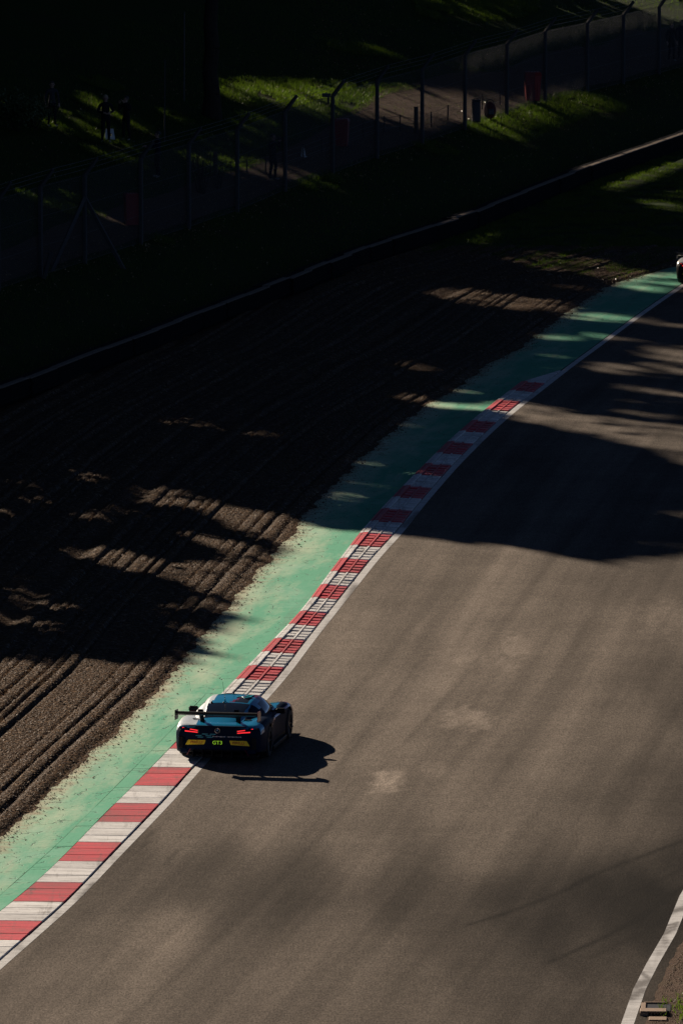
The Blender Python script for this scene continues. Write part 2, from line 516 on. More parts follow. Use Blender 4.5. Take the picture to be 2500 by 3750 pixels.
for pts, wd, am in (([(2500, 3078), (2195, 3194), (2030, 3277), (1850, 3345), (1700, 3390)], 0.10, 0.30),
                    ([(2510, 3240), (2360, 3350), (2195, 3440), (2010, 3525)], 0.09, 0.32),
                    ([(2500, 3180), (2380, 3240), (2250, 3300)], 0.07, 0.18),
                    ([(2480, 3320), (2350, 3420), (2150, 3510)], 0.12, 0.14),
                    ([(520, 3030), (470, 3120)], 0.06, 0.2), ([(560, 3040), (510, 3130)], 0.05, 0.18), ([(650, 3110), (610, 3170)], 0.06, 0.2),
                    ([(1180, 2900), (1400, 2600), (1560, 2400)], 0.09, 0.12), ([(1010, 2900), (1330, 2480)], 0.10, 0.08)):
    tone *= 1 - min(0.6, 1.5 * am) * np.exp(-(seg_dist(TX, TY, [flat(*p) for p in pts]) / wd) ** 2) * (0.55 + 0.9 * fbm(TX * 3, TY * 0.5, 19))
# pale scuffed patches
for (u, v), rx, ry, am in (((1714, 2635), 0.52, 1.6, 0.85), ((1420, 2862), 0.36, 1.6, 0.95), ((1880, 2362), 0.40, 1.7, 0.45), ((1725, 2425), 0.40, 1.6, 0.3),
                           ((1840, 2440), 0.3, 1.0, 0.3), ((1580, 2815), 0.35, 0.9, 0.35), ((1760, 2560), 0.4, 1.4, 0.2), ((2440, 2270), 0.6, 3.0, 0.35),
                           ((1980, 2210), 0.5, 1.0, 0.2), ((1500, 2740), 0.3, 1.0, 0.25)):
    c = flat(u, v)
    q = ((TX - c[0]) / rx) ** 2 + ((TY - c[1]) / ry) ** 2
    q = q * 0.8 + 3.2 * (fbm(TX * 7, TY * 1.5, 5, 5) - 0.5) + 1.2 * (fbm(TX * 9, TY * 0.3, 6) - 0.5)
    tone *= 1 + 0.85 * am * np.clip(1.2 - q, 0, 1)
# dusty edge beside the far line, fine lengthwise streaks
tone *= 1 + 0.25 * (fbm(U * 5.0, TY * 0.06, 11) - 0.5) + 0.22 * (fbm(TX * 0.5, TY * 0.12, 12, 3) - 0.5)
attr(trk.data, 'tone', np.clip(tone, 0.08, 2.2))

for fL, fR, nm in ((lambda y: c_line(y) - 0.20, lambda y: c_line(y), 0), (lambda y: c_right(y) - 0.01, lambda y: c_right(y) + 0.23, 1)):
    ln, LX, LY = strip('edge_line', fL, fR, 130, 420, 0.12, 9, 0.004, M['white_line'])
    wr = np.clip(2.2 * (fbm(LX * 3.0, LY * 0.35, 15) - 0.62), 0, 0.6)
    # tyre marks dragged across the line
    marks = (((2455, 3340), (2520, 3320), .30), ((2435, 3392), (2480, 3380), .12), ((2425, 3412), (2475, 3390), .25), ((2420, 3425), (2470, 3402), .2), ((2325, 3612), (2378, 3590), .45), ((2305, 3652), (2350, 3628), .45),
             ((2355, 3565), (2385, 3592), .18), ((2340, 3560), (2375, 3590), .15)) if nm else (((1255, 2250), (1300, 2150), .5), ((1180, 2330), (1215, 2280), .4), ((905, 2640), (930, 2600), .4), ((1480, 1925), (1530, 1880), .5), ((300, 3290), (345, 3240), .4))
    for p, q, wd in marks:
        wr = np.maximum(wr, 0.95 * np.exp(-(seg_dist(LX, LY / 4, [(flat(*p)[0], flat(*p)[1] / 4), (flat(*q)[0], flat(*q)[1] / 4)]) / (wd / 4)) ** 2))
    attr(ln.data, 'wear', wr)

# kerb ends and stripe borders along the track, metres
def ypx(v): return float(flat(1250, v)[1])
Y_KEND = ypx(1404); Y_TIP = ypx(1358)
near_b = [ypx(v) for v in (3590, 3520, 3448, 3378, 3308, 3237, 3160, 3090, 3016, 2948, 2883, 2816, 2748)]
up_b = [ypx(v) for v in (2748, 2682, 2616, 2552, 2497, 2448, 2397, 2348, 2296, 2248, 2198, 2150, 2102, 2054, 2006, 1960, 1916, 1871, 1828, 1787, 1745, 1705, 1666, 1625,
                         1586, 1547, 1508, 1472, 1437, 1404)]
Y_SPLIT = ypx(2552); Y_J = ypx(2543)
kr = lambda y: c_line(y) - GAP - 0.022

# green run-off: outer sheet, and the row of slabs between the joint and the kerb
def ragged(y): return c_green(y) - 0.10 + 0.35 * (fbm(y * 0.9, y * 0 + 3.1, 21) - 0.5) + 0.16 * (fbm(y * 3.7, y * 0 + 1.1, 22) - 0.5)
def green_inner(y):
    y = np.asarray(y, float)
    return np.where(y < Y_J, c_joint(y) - 0.012, np.where(y < Y_KEND, c_kl(y) - 0.03, np.where(y < Y_TIP,
                    c_kl(Y_KEND) - 0.03 + (kr(Y_TIP) - c_kl(Y_KEND) + 0.03) * (y - Y_KEND) / (Y_TIP - Y_KEND), kr(y))))
strip('green_runoff', ragged, green_inner, 130, 340, 0.15, 40, 0.012, M['green'],
      zf=lambda X, Y: 0.012 * (fbm(X * 1.5, Y * 0.5, 31) - 0.5))
slab_root = empty('green_slab_row'); slab_root['kind'] = 'structure'
ys = [130, 141.5]
while ys[-1] < Y_J - 2.0: ys.append(ys[-1] + 2.55)
ys[-1] = Y_J - 0.02
for a, b in zip(ys[:-1], ys[1:]):
    yy = np.linspace(a + 0.012, b - 0.012, 6)
    T = np.stack([np.stack([c_joint(yy) + 0.012, yy, 0.028 + 0 * yy], -1), np.stack([c_kl(yy) - 0.015, yy, 0.034 + 0 * yy], -1)], 1)
    tilt = random.uniform(-0.004, 0.004)
    T[:, :, 2] += tilt
    bm = bmesh.new()
    vt = [[bm.verts.new(p) for p in r] for r in T]
    vb = [[bm.verts.new((p[0], p[1], -0.1)) for p in r] for r in T]
    for i in range(len(vt) - 1):
        bm.faces.new((vt[i][0], vt[i][1], vt[i + 1][1], vt[i + 1][0]))
        bm.faces.new((vb[i][0], vt[i][0], vt[i + 1][0], vb[i + 1][0])); bm.faces.new((vt[i][1], vb[i][1], vb[i + 1][1], vt[i + 1][1]))
    for i in (0, -1): bm.faces.new((vt[i][0], vb[i][0], vb[i][1], vt[i][1]))
    ob = bm_obj('green_slab', bm, M['green'], slab_root)
    co = np.empty(len(ob.data.vertices) * 3, np.float32); ob.data.vertices.foreach_get('co', co); co = co.reshape(-1, 3)
    attr(ob.data, 'edge', np.full(len(co), 3.0))
    uv_from(ob.data, np.stack([1.3 + 0.3 * (c_kl(co[:, 1]) - co[:, 0]), co[:, 1]], -1))

# gravel trap, raked into furrows that run with the kerb
def mat_gravel_grid():
    nu = 300; du = 0.055
    ys = np.arange(128, 300.5, 0.35)
    u = np.arange(nu) * du
    Yg = np.repeat(ys[:, None], nu, 1)
    Xg = c_green(ys)[:, None] - 0.10 + 0.06 - u[None, :] + (ragged(ys) + 0.10 - c_green(ys))[:, None] * np.clip(1 - u[None, :] / 0.35, 0, 1)
    ph = u[None, :] + 0.5 * (fbm(u[None, :] * 0.08, Yg * 0.022, 41) - 0.5) * 1.6 + 0.12 * (fbm(u[None, :] * 0.3, Yg * 0.06, 42) - 0.5)
    sp = 0.44
    ridge = np.zeros_like(Xg)
    k = ph / sp + 0.55 * np.sin(ph * 1.7) + 0.3 * np.sin(ph * 4.1 + 1)
    cell = np.floor(k)
    def hsh(c, s): return (np.sin(c * 12.9898 + s * 78.233) * 43758.5453) % 1.0
    fr = k - cell
    amp = 0.04 + 0.105 * hsh(cell, 1)
    skew = 0.30 + 0.4 * hsh(cell, 2)
    tri = np.minimum(fr, 1 - fr) * 2
    wg = 0.22 + 0.5 * hsh(cell, 4)
    ridge = amp * np.clip(tri / wg, 0, 1) ** 0.8 + 0.03 * (skew - 0.5) * (fr - 0.5)
    ridge += 0.012 * np.abs(np.sin(ph * 2 * math.pi / 0.19 + 2 * fbm(u[None, :], Yg * 0.05, 47))) * (hsh(cell, 3) > 0.45)
    ridge *= 0.75 + 0.5 * fbm(Xg * 0.25, Yg * 0.05, 43)
    ridge += 0.010 * (fbm(Xg * 3.0, Yg * 1.5, 44) - 0.5)
    edge = np.clip(u[None, :] / 0.55, 0, 1)
    Z = -0.015 + edge * ridge + 0.05 * edge * (1 - edge) * 2 + 0.010 * (fbm(Xg * 9, Yg * 3, 45) - 0.5) * edge
    me = grid_mesh('gravel_trap', np.stack([Xg, Yg, Z], -1))
    return me, Xg, Yg, Z
me, GX, GY, GZ = mat_gravel_grid()
o = link('gravel_trap', me, None, M['gravel'], smooth=True); o['kind'] = 'structure'

# grass on the inside of the barrier, up to the green strip
gb = np.array([flat(*p) for p in [(1700, 930), (1875, 957), (1930, 985), (2060, 1010), (2180, 1022), (2260, 1035), (2415, 998), (2500, 950)]])
xs = np.linspace(-2, 40, 170)
lo = np.interp(xs, gb[:, 0], gb[:, 1]) + 0.9 * (fbm(xs * 1.2, xs * 0 + 9, 51) - 0.5)
# right of the strip's edge the grass starts where the strip ends
yy = np.linspace(286, 420, 400); gxx = ragged(yy)
lo = np.where(xs > gb[5, 0], np.maximum(lo, np.interp(xs, gxx, yy)), lo)
hi = bar_y(xs) + 0.3
hi = np.maximum(hi, lo + 0.2)
k = np.linspace(0, 1, 90)
Yi = lo[:, None] * (1 - k) + hi[:, None] * k
Xi = np.repeat(xs[:, None], 90, 1)
Zi = 0.02 + 0.09 * (fbm(Xi * 0.8, Yi * 0.4, 52) - 0.4) * np.clip((Yi - lo[:, None]) / 3, 0, 1)
o = link('infield_grass', grid_mesh('infield_grass', np.stack([Xi, Yi, Zi], -1)), None, M['grass']); o['kind'] = 'structure'

# bank behind the barrier
xs = np.linspace(-70, 60, 180)
k = np.linspace(0, 1, 200) ** 1.4
Yb = bar_y(xs)[:, None] + 0.3 + 190 * k[None, :]
Xb = np.repeat(xs[:, None], 200, 1)
Zb = gz(Xb, Yb) + 0.10 * (fbm(Xb * 0.5, Yb * 0.3, 61) - 0.5) * np.clip((Yb - bar_y(Xb)) / 2, 0, 1)
o = link('bank', grid_mesh('bank', np.stack([Xb, Yb, Zb], -1)), None, M['grass']); o['kind'] = 'structure'

# dirt verge on the near right, and the trampled path along the fence
def verge_in(y): return c_right(y) + 0.44 + 0.10 * (fbm(np.asarray(y) * 2.0, np.asarray(y) * 0 + 4, 71) - 0.5)
strip('dirt_verge', verge_in, lambda y: c_right(y) + 6.0, 130, 420, 0.12, 60, 0.012, M['dirt'],
      zf=lambda X, Y: 0.10 * (fbm(X * 1.5, Y * 1.2, 72) - 0.4) * np.clip((X - c_right(Y) - 0.50) / 0.5, 0, 1))
FENCE_PX = [(-140, 1120), (-5, 1066), (150, 1013), (312, 965), (517, 895), (692, 838), (869, 776), (1044, 703), (1218, 640), (1380, 578), (1545, 530), (1701, 472),
            (1854, 427), (1994, 376), (2148, 340), (2280, 306), (2411, 272), (2530, 240)]
FEN = np.array([hit(*p) for p in FENCE_PX])
def path_y(x): return np.interp(x, FEN[:, 0], FEN[:, 1])
xs = np.linspace(-18, 24, 260)
lo = path_y(xs) + 1.2 + 1.2 * (fbm(xs * 0.9, xs * 0 + 2, 81) - 0.5)
wd = np.interp(xs, [-18, -6, -2, 2, 8, 24], [7, 9, 9, 16, 13, 12]) + 4 * (fbm(xs * 0.6, xs * 0 + 6, 82) - 0.5)
k = np.linspace(0, 1, 40)
Yp = lo[:, None] + wd[:, None] * k
Xp = np.repeat(xs[:, None], 40, 1)
Zp = gz(Xp, Yp) + 0.085 + 0.05 * (fbm(Xp * 2, Yp * 1.2, 83) - 0.5)
o = link('dirt_path', grid_mesh('dirt_path', np.stack([Xp, Yp, Zp], -1)), None, M['dirt']); o['kind'] = 'structure'

# ------------------------------------------------------------------ kerb
kerb = empty('kerb'); kerb['kind'] = 'structure'
def hump(t):
    """height across the kerb: t = 0 at the back, 1 at the track"""
    return 0.085 - 0.06 * t
def prism(bm, quad, top, bot, bev=0.012):
    """a block with a plan of four corners (x, y), heights per corner, chamfered top edge"""
    cx = sum(q[0] for q in quad) / 4; cy = sum(q[1] for q in quad) / 4
    tv = []
    for (x, y), h in zip(quad, top):
        dx, dy = cx - x, cy - y; l = math.hypot(dx, dy)
        tv.append(bm.verts.new((x + dx / l * bev, y + dy / l * bev, h)))
    mv = [bm.verts.new((x, y, h - bev * 0.8)) for (x, y), h in zip(quad, top)]
    bv = [bm.verts.new((x, y, bot)) for x, y in quad]
    bm.faces.new(tv)
    for i in range(4):
        j = (i + 1) % 4
        bm.faces.new((mv[i], mv[j], tv[j], tv[i])); bm.faces.new((bv[i], bv[j], mv[j], mv[i]))
def kpt(t, y): return (float(c_kl(y) * (1 - t) + kr(y) * t), y)
def kquad(t0, t1, a, b): return [kpt(t0, a), kpt(t1, a), kpt(t1, b), kpt(t0, b)]
def fin(name, bm, mat, parent):
    ob = bm_obj(name, bm, mat, parent)
    co = np.empty(len(ob.data.vertices) * 3, np.float32); ob.data.vertices.foreach_get('co', co); co = co.reshape(-1, 3)
    uv_from(ob.data, np.stack([co[:, 0], co[:, 1]], -1))
    return ob
red = True
allb = [(a, b, 'near') for a, b in zip(near_b[:-1], near_b[1:])] + [(a, b, 'up') for a, b in zip(up_b[:-1], up_b[1:])]
# the stripe that starts at 2816 and runs down to 2883 is red
for i, (a, b, part) in enumerate(allb):
    red = (i % 2 == 0) if part == 'near' else ((i - len(near_b) + 1) % 2 == 0)
    mat = M['kerb_red'] if red else M['kerb_white']
    g = 0.006
    bm = bmesh.new()
    if part == 'near' or a < Y_SPLIT - 0.1:
        q = kquad(0, 1, a + g, b - g)
        prism(bm, q, [hump(0) * 0.3, 0.02, 0.02, hump(0) * 0.3], -0.1)
        blk = fin('kerb_block', bm, mat, kerb)
        n = 3
        for s in range(n):
            ya = a + (b - a) * s / n + 0.004; yb_ = a + (b - a) * (s + 1) / n - 0.004
            bm = bmesh.new()
            jit = random.uniform(-0.003, 0.003)
            # each slab's near edge stands a little prouder than its far edge
            prism(bm, kquad(0.004, 0.996, ya, yb_), [0.046 + jit, 0.034 + jit, 0.030 + jit, 0.042 + jit], 0.0, 0.008)
            fin('kerb_slab', bm, mat, blk)
    else:
        prism(bm, kquad(0, 1, a + g, b - g), [0.045, 0.012, 0.012, 0.045], -0.1)
        blk = fin('kerb_block', bm, mat, kerb)
        bm = bmesh.new(); prism(bm, kquad(0.004, 0.085, a + 0.01, b - 0.01), [0.07, 0.075, 0.075, 0.07], 0.0); fin('back_strip', bm, mat, blk)
        bm = bmesh.new(); prism(bm, kquad(0.115, 0.27, a + 0.01, b - 0.01), [0.085, 0.09, 0.09, 0.085], 0.0, 0.02); fin('back_strip', bm, mat, blk)
        bm = bmesh.new(); prism(bm, kquad(0.585, 0.645, a + 0.01, b - 0.01), [0.055, 0.055, 0.055, 0.055], 0.0, 0.012); fin('centre_strip', bm, mat, blk)
        n = 5
        for t0, t1 in ((0.31, 0.56), (0.68, 0.985)):
            for s in range(n):
                ya = a + (b - a) * (s + 0.06 + random.uniform(0, .06)) / n; yb_ = a + (b - a) * (s + 0.94 - random.uniform(0, .06)) / n
                bm = bmesh.new()
                jj_ = random.uniform(-0.012, 0.006); h0 = 0.076 - 0.045 * t0 + jj_; h1 = 0.076 - 0.045 * t1 + jj_ + random.uniform(-0.006, 0.004)
                prism(bm, kquad(t0, t1, ya, yb_), [h0 + 0.006, h1 + 0.006, h1 - 0.006, h0 - 0.006], 0.0, 0.014)
                fin('kerb_rib', bm, mat, blk)
# tapered white end
bm = bmesh.new()
q = [kpt(0, Y_KEND + 0.01), kpt(1, Y_KEND + 0.01), (float(kr(Y_TIP)) , Y_TIP), (float(kr(Y_TIP)) - 0.04, Y_TIP)]
prism(bm, q, [0.05, 0.02, 0.015, 0.015], -0.1)
fin('kerb_end', bm, M['kerb_white'], kerb)

# ------------------------------------------------------------------ where the sun reaches the ground
CELL = 0.12
X0, X1, Y0, Y1 = -60.0, 60.0, 110.0, 430.0
nx = int((X1 - X0) / CELL); ny = int((Y1 - Y0) / CELL)
LIT = np.zeros((ny, nx), np.float32)
def paint(px, level, z=None, closed=None, onto=None):
    A = LIT if onto is None else onto
    if z is None: p = np.array([hit(*q) for q in px])
    else: p = np.array([np.append(flat(q[0], q[1], z), z) for q in px])
    p = shadow0(p)
    if closed is not None: p = np.vstack([p, closed])
    a = np.maximum(((p.min(0) - (X0, Y0)) / CELL).astype(int) - 1, 0)
    b = ((p.max(0) - (X0, Y0)) / CELL).astype(int) + 2
    b = np.minimum(b, (nx, ny))
    if b[0] <= a[0] or b[1] <= a[1]: return
    gx = X0 + (np.arange(a[0], b[0]) + 0.5) * CELL; gy = Y0 + (np.arange(a[1], b[1]) + 0.5) * CELL
    GX_, GY_ = np.meshgrid(gx, gy)
    ins = np.zeros(GX_.shape, bool)
    for (ax, ay), (bx, by) in zip(p, np.roll(p, -1, 0)):
        if ay == by: continue
        c = ((ay > GY_) != (by > GY_)) & (GX_ < (bx - ax) * (GY_ - ay) / (by - ay) + ax)
        ins ^= c
    sub = A[a[1]:b[1], a[0]:b[0]]
    sub[ins] = np.maximum(sub[ins], level)
# everything on this side of the wood's shadow
main_edge = [(0,2410),(90,2445),(190,2452),(280,2425),(400,2435),(520,2442),(600,2424),(660,2420),(712,2395),(850,2420),(715,2365),(760,2315),(890,2262),(815,2255),
             (905,2150),(1000,2057),(1050,1985),(1112,1912),(1180,1925),(1215,1940),(1320,1940),(1440,1955),(1480,1962),(1560,1966),(1700,1990),(1800,1990),
             (1900,2000),(2000,2030),(2150,2055),(2230,2062),(2300,2042),(2400,2040),(2500,2028)]
paint([(-900,2330)] + main_edge + [(3200,2000)], 1.0, 0.0, closed=np.array([(59.0, 200.0), (59, 111), (-59, 111), (-59, 190)]))
W = [
 # gravel
 ([(535,1812),(560,1796),(690,1808),(790,1850),(900,1878),(1000,1893),(1062,1900),(1048,1990),(960,1985),(900,1962),(760,1885),(640,1852),(540,1862)], .85),
 ([(255,2028),(320,2015),(470,2028),(610,2080),(700,2070),(820,2065),(890,2020),(930,2010),(1000,2055),(905,2150),(850,2172),(780,2195),(700,2145),(620,2122),(500,2108),(370,2065)], .85),
 ([(680,1972),(780,1975),(890,2000),(880,2035),(800,2022)], .5), ([(83,2185),(180,2178),(175,2225),(90,2230)], .35), ([(180,2212),(262,2205),(262,2240),(185,2243)], .5),
 ([(0,2255),(115,2262),(110,2292),(0,2290)], .35), ([(306,1895),(370,1890),(365,1918),(310,1918)], .4), ([(280,1742),(395,1750),(390,1772),(280,1764)], .35),
 ([(128,1840),(204,1838),(204,1860),(130,1862)], .25), ([(690,2212),(766,2208),(770,2234),(695,2238)], .65), ([(663,2290),(733,2275),(720,2320),(665,2322)], .4),
 ([(600,2230),(645,2230),(640,2258),(600,2258)], .3), ([(0,1880),(64,1876),(64,1900),(0,1902)], .25), ([(340,1850),(480,1862),(520,1890),(400,1890)], .15),
 ([(0,2130),(120,2120),(150,2160),(0,2170)], .15), ([(150,2290),(260,2290),(250,2320),(150,2318)], .2), ([(0,1790),(140,1770),(150,1790),(0,1806)], .12),
 ([(1470,1350),(1530,1340),(1567,1350),(1560,1366),(1480,1364)], .6), ([(1475,1462),(1520,1456),(1575,1466),(1575,1482),(1490,1478)], .75),
 ([(940,1592),(1040,1600),(1030,1610),(950,1606)], .25), ([(1020,1680),(1085,1676),(1080,1692),(1025,1692)], .3), ([(600,1540),(870,1566),(860,1580),(620,1560)], .12),
 ([(1600,1078),(1700,1066),(1760,1065),(1850,1085),(1990,1105),(2095,1122),(2060,1150),(1950,1137),(1800,1130),(1690,1107),(1600,1097)], .7),
 ([(2020,1050),(2160,1062),(2140,1075),(2030,1066)], .25),
 # infield grass
 ([(1870,958),(1930,938),(2080,930),(2200,958),(2330,1000),(2400,1003),(2400,1012),(2260,1037),(2180,1017),(2060,1008),(1990,980),(1900,972)], .55),
 ([(2040,905),(2330,905),(2320,925),(2060,920)], .15), ([(2340,752),(2420,720),(2500,690),(2500,785),(2420,775)], .3),
 # green strip
 ([(2255,1040),(2420,998),(2500,1000),(2500,1052),(2440,1082),(2350,1066),(2260,1052)], .55), ([(2050,1168),(2140,1160),(2200,1150),(2325,1158),(2295,1180),(2130,1176)], .6),
 ([(1970,1236),(2050,1226),(2150,1230),(2240,1222),(2225,1245),(2050,1246)], .4), ([(2040,1304),(2120,1308),(2115,1318),(2050,1314)], .4),
 ([(2000,1346),(2062,1350),(2055,1362),(2005,1358)], .35), ([(1665,1430),(1780,1436),(1770,1446),(1680,1442)], .3),
 ([(1579,1480),(1700,1478),(1775,1490),(1830,1474),(1925,1472),(1880,1514),(1790,1510),(1730,1500),(1590,1492)], 1.0),
 ([(1845,1510),(1880,1508),(1870,1520),(1845,1518)], .9), ([(1280,1757),(1440,1778),(1430,1788),(1300,1768)], .25), ([(1480,1556),(1530,1558),(1525,1568),(1482,1566)], .3),
 ([(1195,1800),(1300,1812),(1330,1850),(1200,1850)], .1), ([(1330,1690),(1410,1692),(1400,1702),(1332,1700)], .2), ([(1515,1738),(1620,1740),(1600,1750),(1520,1748)], .45),
 # track beyond the shadow
 ([(1905,1510),(1930,1478),(2050,1498),(2150,1525),(2250,1530),(2350,1550),(2500,1560),(2700,1580),(2700,1740),(2500,1692),(2400,1642),(2300,1620),(2200,1602),(2100,1576),(2000,1547),(1890,1545)], .7),
 ([(2135,1336),(2220,1325),(2400,1330),(2500,1310),(2700,1330),(2700,1380),(2500,1370),(2400,1370),(2280,1370),(2200,1360)], .6), ([(2350,1292),(2500,1270),(2700,1290),(2700,1340),(2500,1332),(2420,1325)], .5),
 ([(2240,1408),(2350,1413),(2500,1440),(2600,1455),(2500,1456),(2380,1438)], .4), ([(2150,1446),(2280,1458),(2330,1472),(2250,1472)], .35),
 ([(2240,1236),(2320,1243),(2420,1275),(2500,1290),(2400,1284),(2300,1266)], .35), ([(2310,1164),(2500,1188),(2560,1200),(2480,1202),(2340,1180)], .35),
 ([(2370,1866),(2500,1880),(2650,1900),(2600,1930),(2500,1898),(2400,1880)], .3), ([(2380,1960),(2500,1985),(2620,2000),(2500,2012),(2420,1998)], .25),
 ([(2260,1505),(2380,1512),(2500,1530),(2400,1528)], .2), ([(2140,1925),(2200,1940),(2190,1950),(2140,1940)], .08),
 # bank
 ([(802,347),(860,317),(1000,313),(1200,322),(1500,332),(1690,351),(1857,363),(1850,388),(1760,402),(1690,428),(1560,472),(1490,482),(1350,440),(1250,414),(1160,402),(1050,388),(950,368),(880,374)], .75),
 ([(1712,476),(1800,430),(1900,400),(2000,372),(2100,356),(2180,360),(2255,376),(2240,396),(2120,402),(2040,432),(1980,452),(1930,482),(1862,508),(1790,497),(1730,480)], .7),
 ([(1545,542),(1640,540),(1640,556),(1560,556)], .3), ([(205,465),(260,458),(370,480),(380,502),(310,505),(215,478)], .4), ([(240,425),(370,440),(372,460),(260,450)], .3),
 ([(320,362),(400,380),(380,412),(325,392)], .3), ([(478,450),(530,458),(545,490),(480,470)], .35), ([(430,530),(510,540),(515,554),(440,545)], .4), ([(330,302),(420,306),(415,320),(340,316)], .3),
 ([(765,520),(820,512),(840,545),(775,552)], .55), ([(690,580),(790,590),(850,596),(840,608),(700,598)], .35), ([(460,590),(560,598),(560,610),(470,605)], .3),
 ([(785,608),(850,595),(900,612),(1000,610),(995,650),(930,664),(840,655),(790,640)], .55), ([(85,725),(150,730),(290,768),(425,815),(405,828),(280,788),(150,752)], .4),
 ([(230,710),(290,722),(285,734),(235,728)], .3), ([(540,862),(605,870),(600,884),(545,878)], .35), ([(930,435),(1010,452),(1000,472),(930,452)], .35), ([(880,465),(1000,474),(990,486),(890,480)], .3),
 ([(870,510),(1000,520),(990,535),(880,528)], .3), ([(1190,160),(1400,182),(1500,225),(1380,200),(1220,178)], .18), ([(1660,245),(1800,275),(1790,285),(1670,258)], .25),
 ([(1500,-40),(1950,-40),(1960,30),(1900,60),(1700,72),(1560,70)], .16), ([(1700,80),(1890,95),(1880,110),(1720,104)], .14), ([(2060,15),(2480,30),(2480,95),(2300,85),(2080,75)], .14),
 ([(1050,640),(1210,634),(1200,665),(1090,680)], .35), ([(850,345),(910,340),(905,360),(850,365)], .2), ([(340,560),(430,570),(420,585),(350,578)], .2), ([(980,735),(1090,740),(1070,775),(990,765)], .1),
 ([(1090,400),(1210,412),(1200,440),(1110,430)], .25), ([(620,420),(680,430),(660,450),(620,440)], .2), ([(1260,700),(1280,690),(1290,712),(1262,715)], .1),
 ([(0,380),(120,400),(110,430),(0,420)], .2), ([(100,430),(190,445),(170,470),(90,455)], .25),
]
GAPS = np.zeros((ny, nx), np.float32)
for px, lv in W: paint(px, lv * (1.1 if lv >= 0.7 and px[0][1] < 560 else 0.4 if px[0][1] < 120 else 0.85 if px[0][1] < 680 else 0.5 if px[0][1] < 900 else 0.80 if px[0][1] < 1160 else 1.0), onto=GAPS)
# the pale top of the barrier
paint([(2120,606),(2500,470),(2900,320),(2900,365),(2500,514),(2140,634)], 1.0, BAR_H, onto=GAPS)
paint([(1655,797),(1737,762),(1740,792),(1660,818)], .8, BAR_H, onto=GAPS)
paint([(2450,940),(2560,910),(2560,985),(2450,975)], .9, 0.8, onto=GAPS)
# leaves have a size of their own: open the gaps by about half a leaf along and across the sun's way
G0 = GAPS.copy()
for da in (-0.30, 0.0, 0.30):
    for dc in (-0.12, 0.0, 0.12):
        ox = int(round((SH[0] * da - SH[1] * dc) / CELL)); oy = int(round((SH[1] * da + SH[0] * dc) / CELL))
        GAPS = np.maximum(GAPS, np.roll(np.roll(G0, oy, 0), ox, 1))
LIT = np.maximum(LIT, GAPS)
k = np.hanning(5); k /= k.sum()
for ax in (0, 1): LIT = np.apply_along_axis(lambda r: np.convolve(r, k, mode='same'), ax, LIT)
def lit_at(p, A=None):
    A = LIT if A is None else A
    q = shadow0(p)
    ix = np.clip(((q[:, 0] - X0) / CELL).astype(int), 0, nx - 1); iy = np.clip(((q[:, 1] - Y0) / CELL).astype(int), 0, ny - 1)
    return A[iy, ix]

# ------------------------------------------------------------------ the wood on the left that casts the shade
M['leaf'] = None
def mat_leaf():
    m, t, b = new_mat('broad_leaf')
    oc = objco(t)
    n = noise(t, oc, 0.9, 3)
    c = mixc(t, n, (0.030, 0.055, 0.012), (0.085, 0.105, 0.022))
    t.links.new(c, b.inputs['Base Color'])
    b.inputs['Roughness'].default_value = 0.6
    return m
M['leaf'] = mat_leaf()
M['bark'] = simple('dark_bark', (0.04, 0.03, 0.023), 0.9, spec=0.1, noise=0.5, nscale=5, bump=0.03)

def leaf_cards(C, size, name, squash=1.0):
    n = len(C)
    a = rng.normal(size=(n, 3)); a /= np.linalg.norm(a, axis=1)[:, None]
    b = np.cross(a, rng.normal(size=(n, 3))); b /= np.linalg.norm(b, axis=1)[:, None]
    s = size * rng.uniform(0.6, 1.3, (n, 1))
    a = a * s; b = b * s * 0.62
    V = np.stack([C - a, C - 0.1 * a + b, C + a, C + 0.15 * a - b], 1).reshape(-1, 3)
    return quads_mesh(name, V, np.arange(4 * n).reshape(n, 4))


def grow(x, y, z0, cz, r, rz, nleaf):
    """leaf positions of one crown: a heap of boughs with an uneven outline"""
    g = rng.normal(size=(nleaf, 3)); g /= np.linalg.norm(g, axis=1)[:, None]
    d = g.copy()
    g *= rng.random((nleaf, 1)) ** (1 / 3.0)
    lob = rng.normal(size=(14, 3)); lob /= np.linalg.norm(lob, axis=1)[:, None]
    bul = 0.80 + 0.30 * np.max(np.clip(d @ lob.T, 0, 1) ** 6, axis=1)
    C = g * bul[:, None] * np.array((r, r, rz)) + np.array((x, y, z0 + cz))
    C = C[C[:, 2] > z0 + 0.8]
    cp, sp_ = math.cos(PITCH), math.sin(PITCH)
    dep = C[:, 1] * cp - (C[:, 2] - CAM_H) * sp_
    return C[(C[:, 0] / dep * FPX < -1250 - 90) | ((C[:, 1] * sp_ + (C[:, 2] - CAM_H) * cp) / dep * FPX > 1875 + 90)]   # boughs end short of the view

rows = [  # x, start, stop, step, base z, centre height, radius, half height, leaves, card
    (-21.0, 228, 400, 10.0, 0.0, 8.5, 6.6, 7.8, 4200, 0.36),
    (-27.0, 238, 424, 11.0, 1.0, 17.0, 7.6, 9.5, 5600, 0.42),
    (-35.0, 252, 452, 13.0, 3.0, 26.0, 9.0, 11.0, 7400, 0.50),
]
spots = []
for (rx, ya, yb_, st, z0, cz, r, rz, nl, ls) in rows:
    y = ya
    while y <= yb_:
        spots.append((rx - max(0, (y - 300)) * 0.035, y, z0, cz, r, rz, nl, ls)); y += st
for y in np.arange(352, 416, 10): spots.append((-24.5, y, 3.0, 24.0, 8.0, 10.0, 6400, 0.46))
for y in np.arange(360, 430, 12): spots.append((-31.0, y, 4.0, 35.0, 9.0, 11.0, 7400, 0.50))
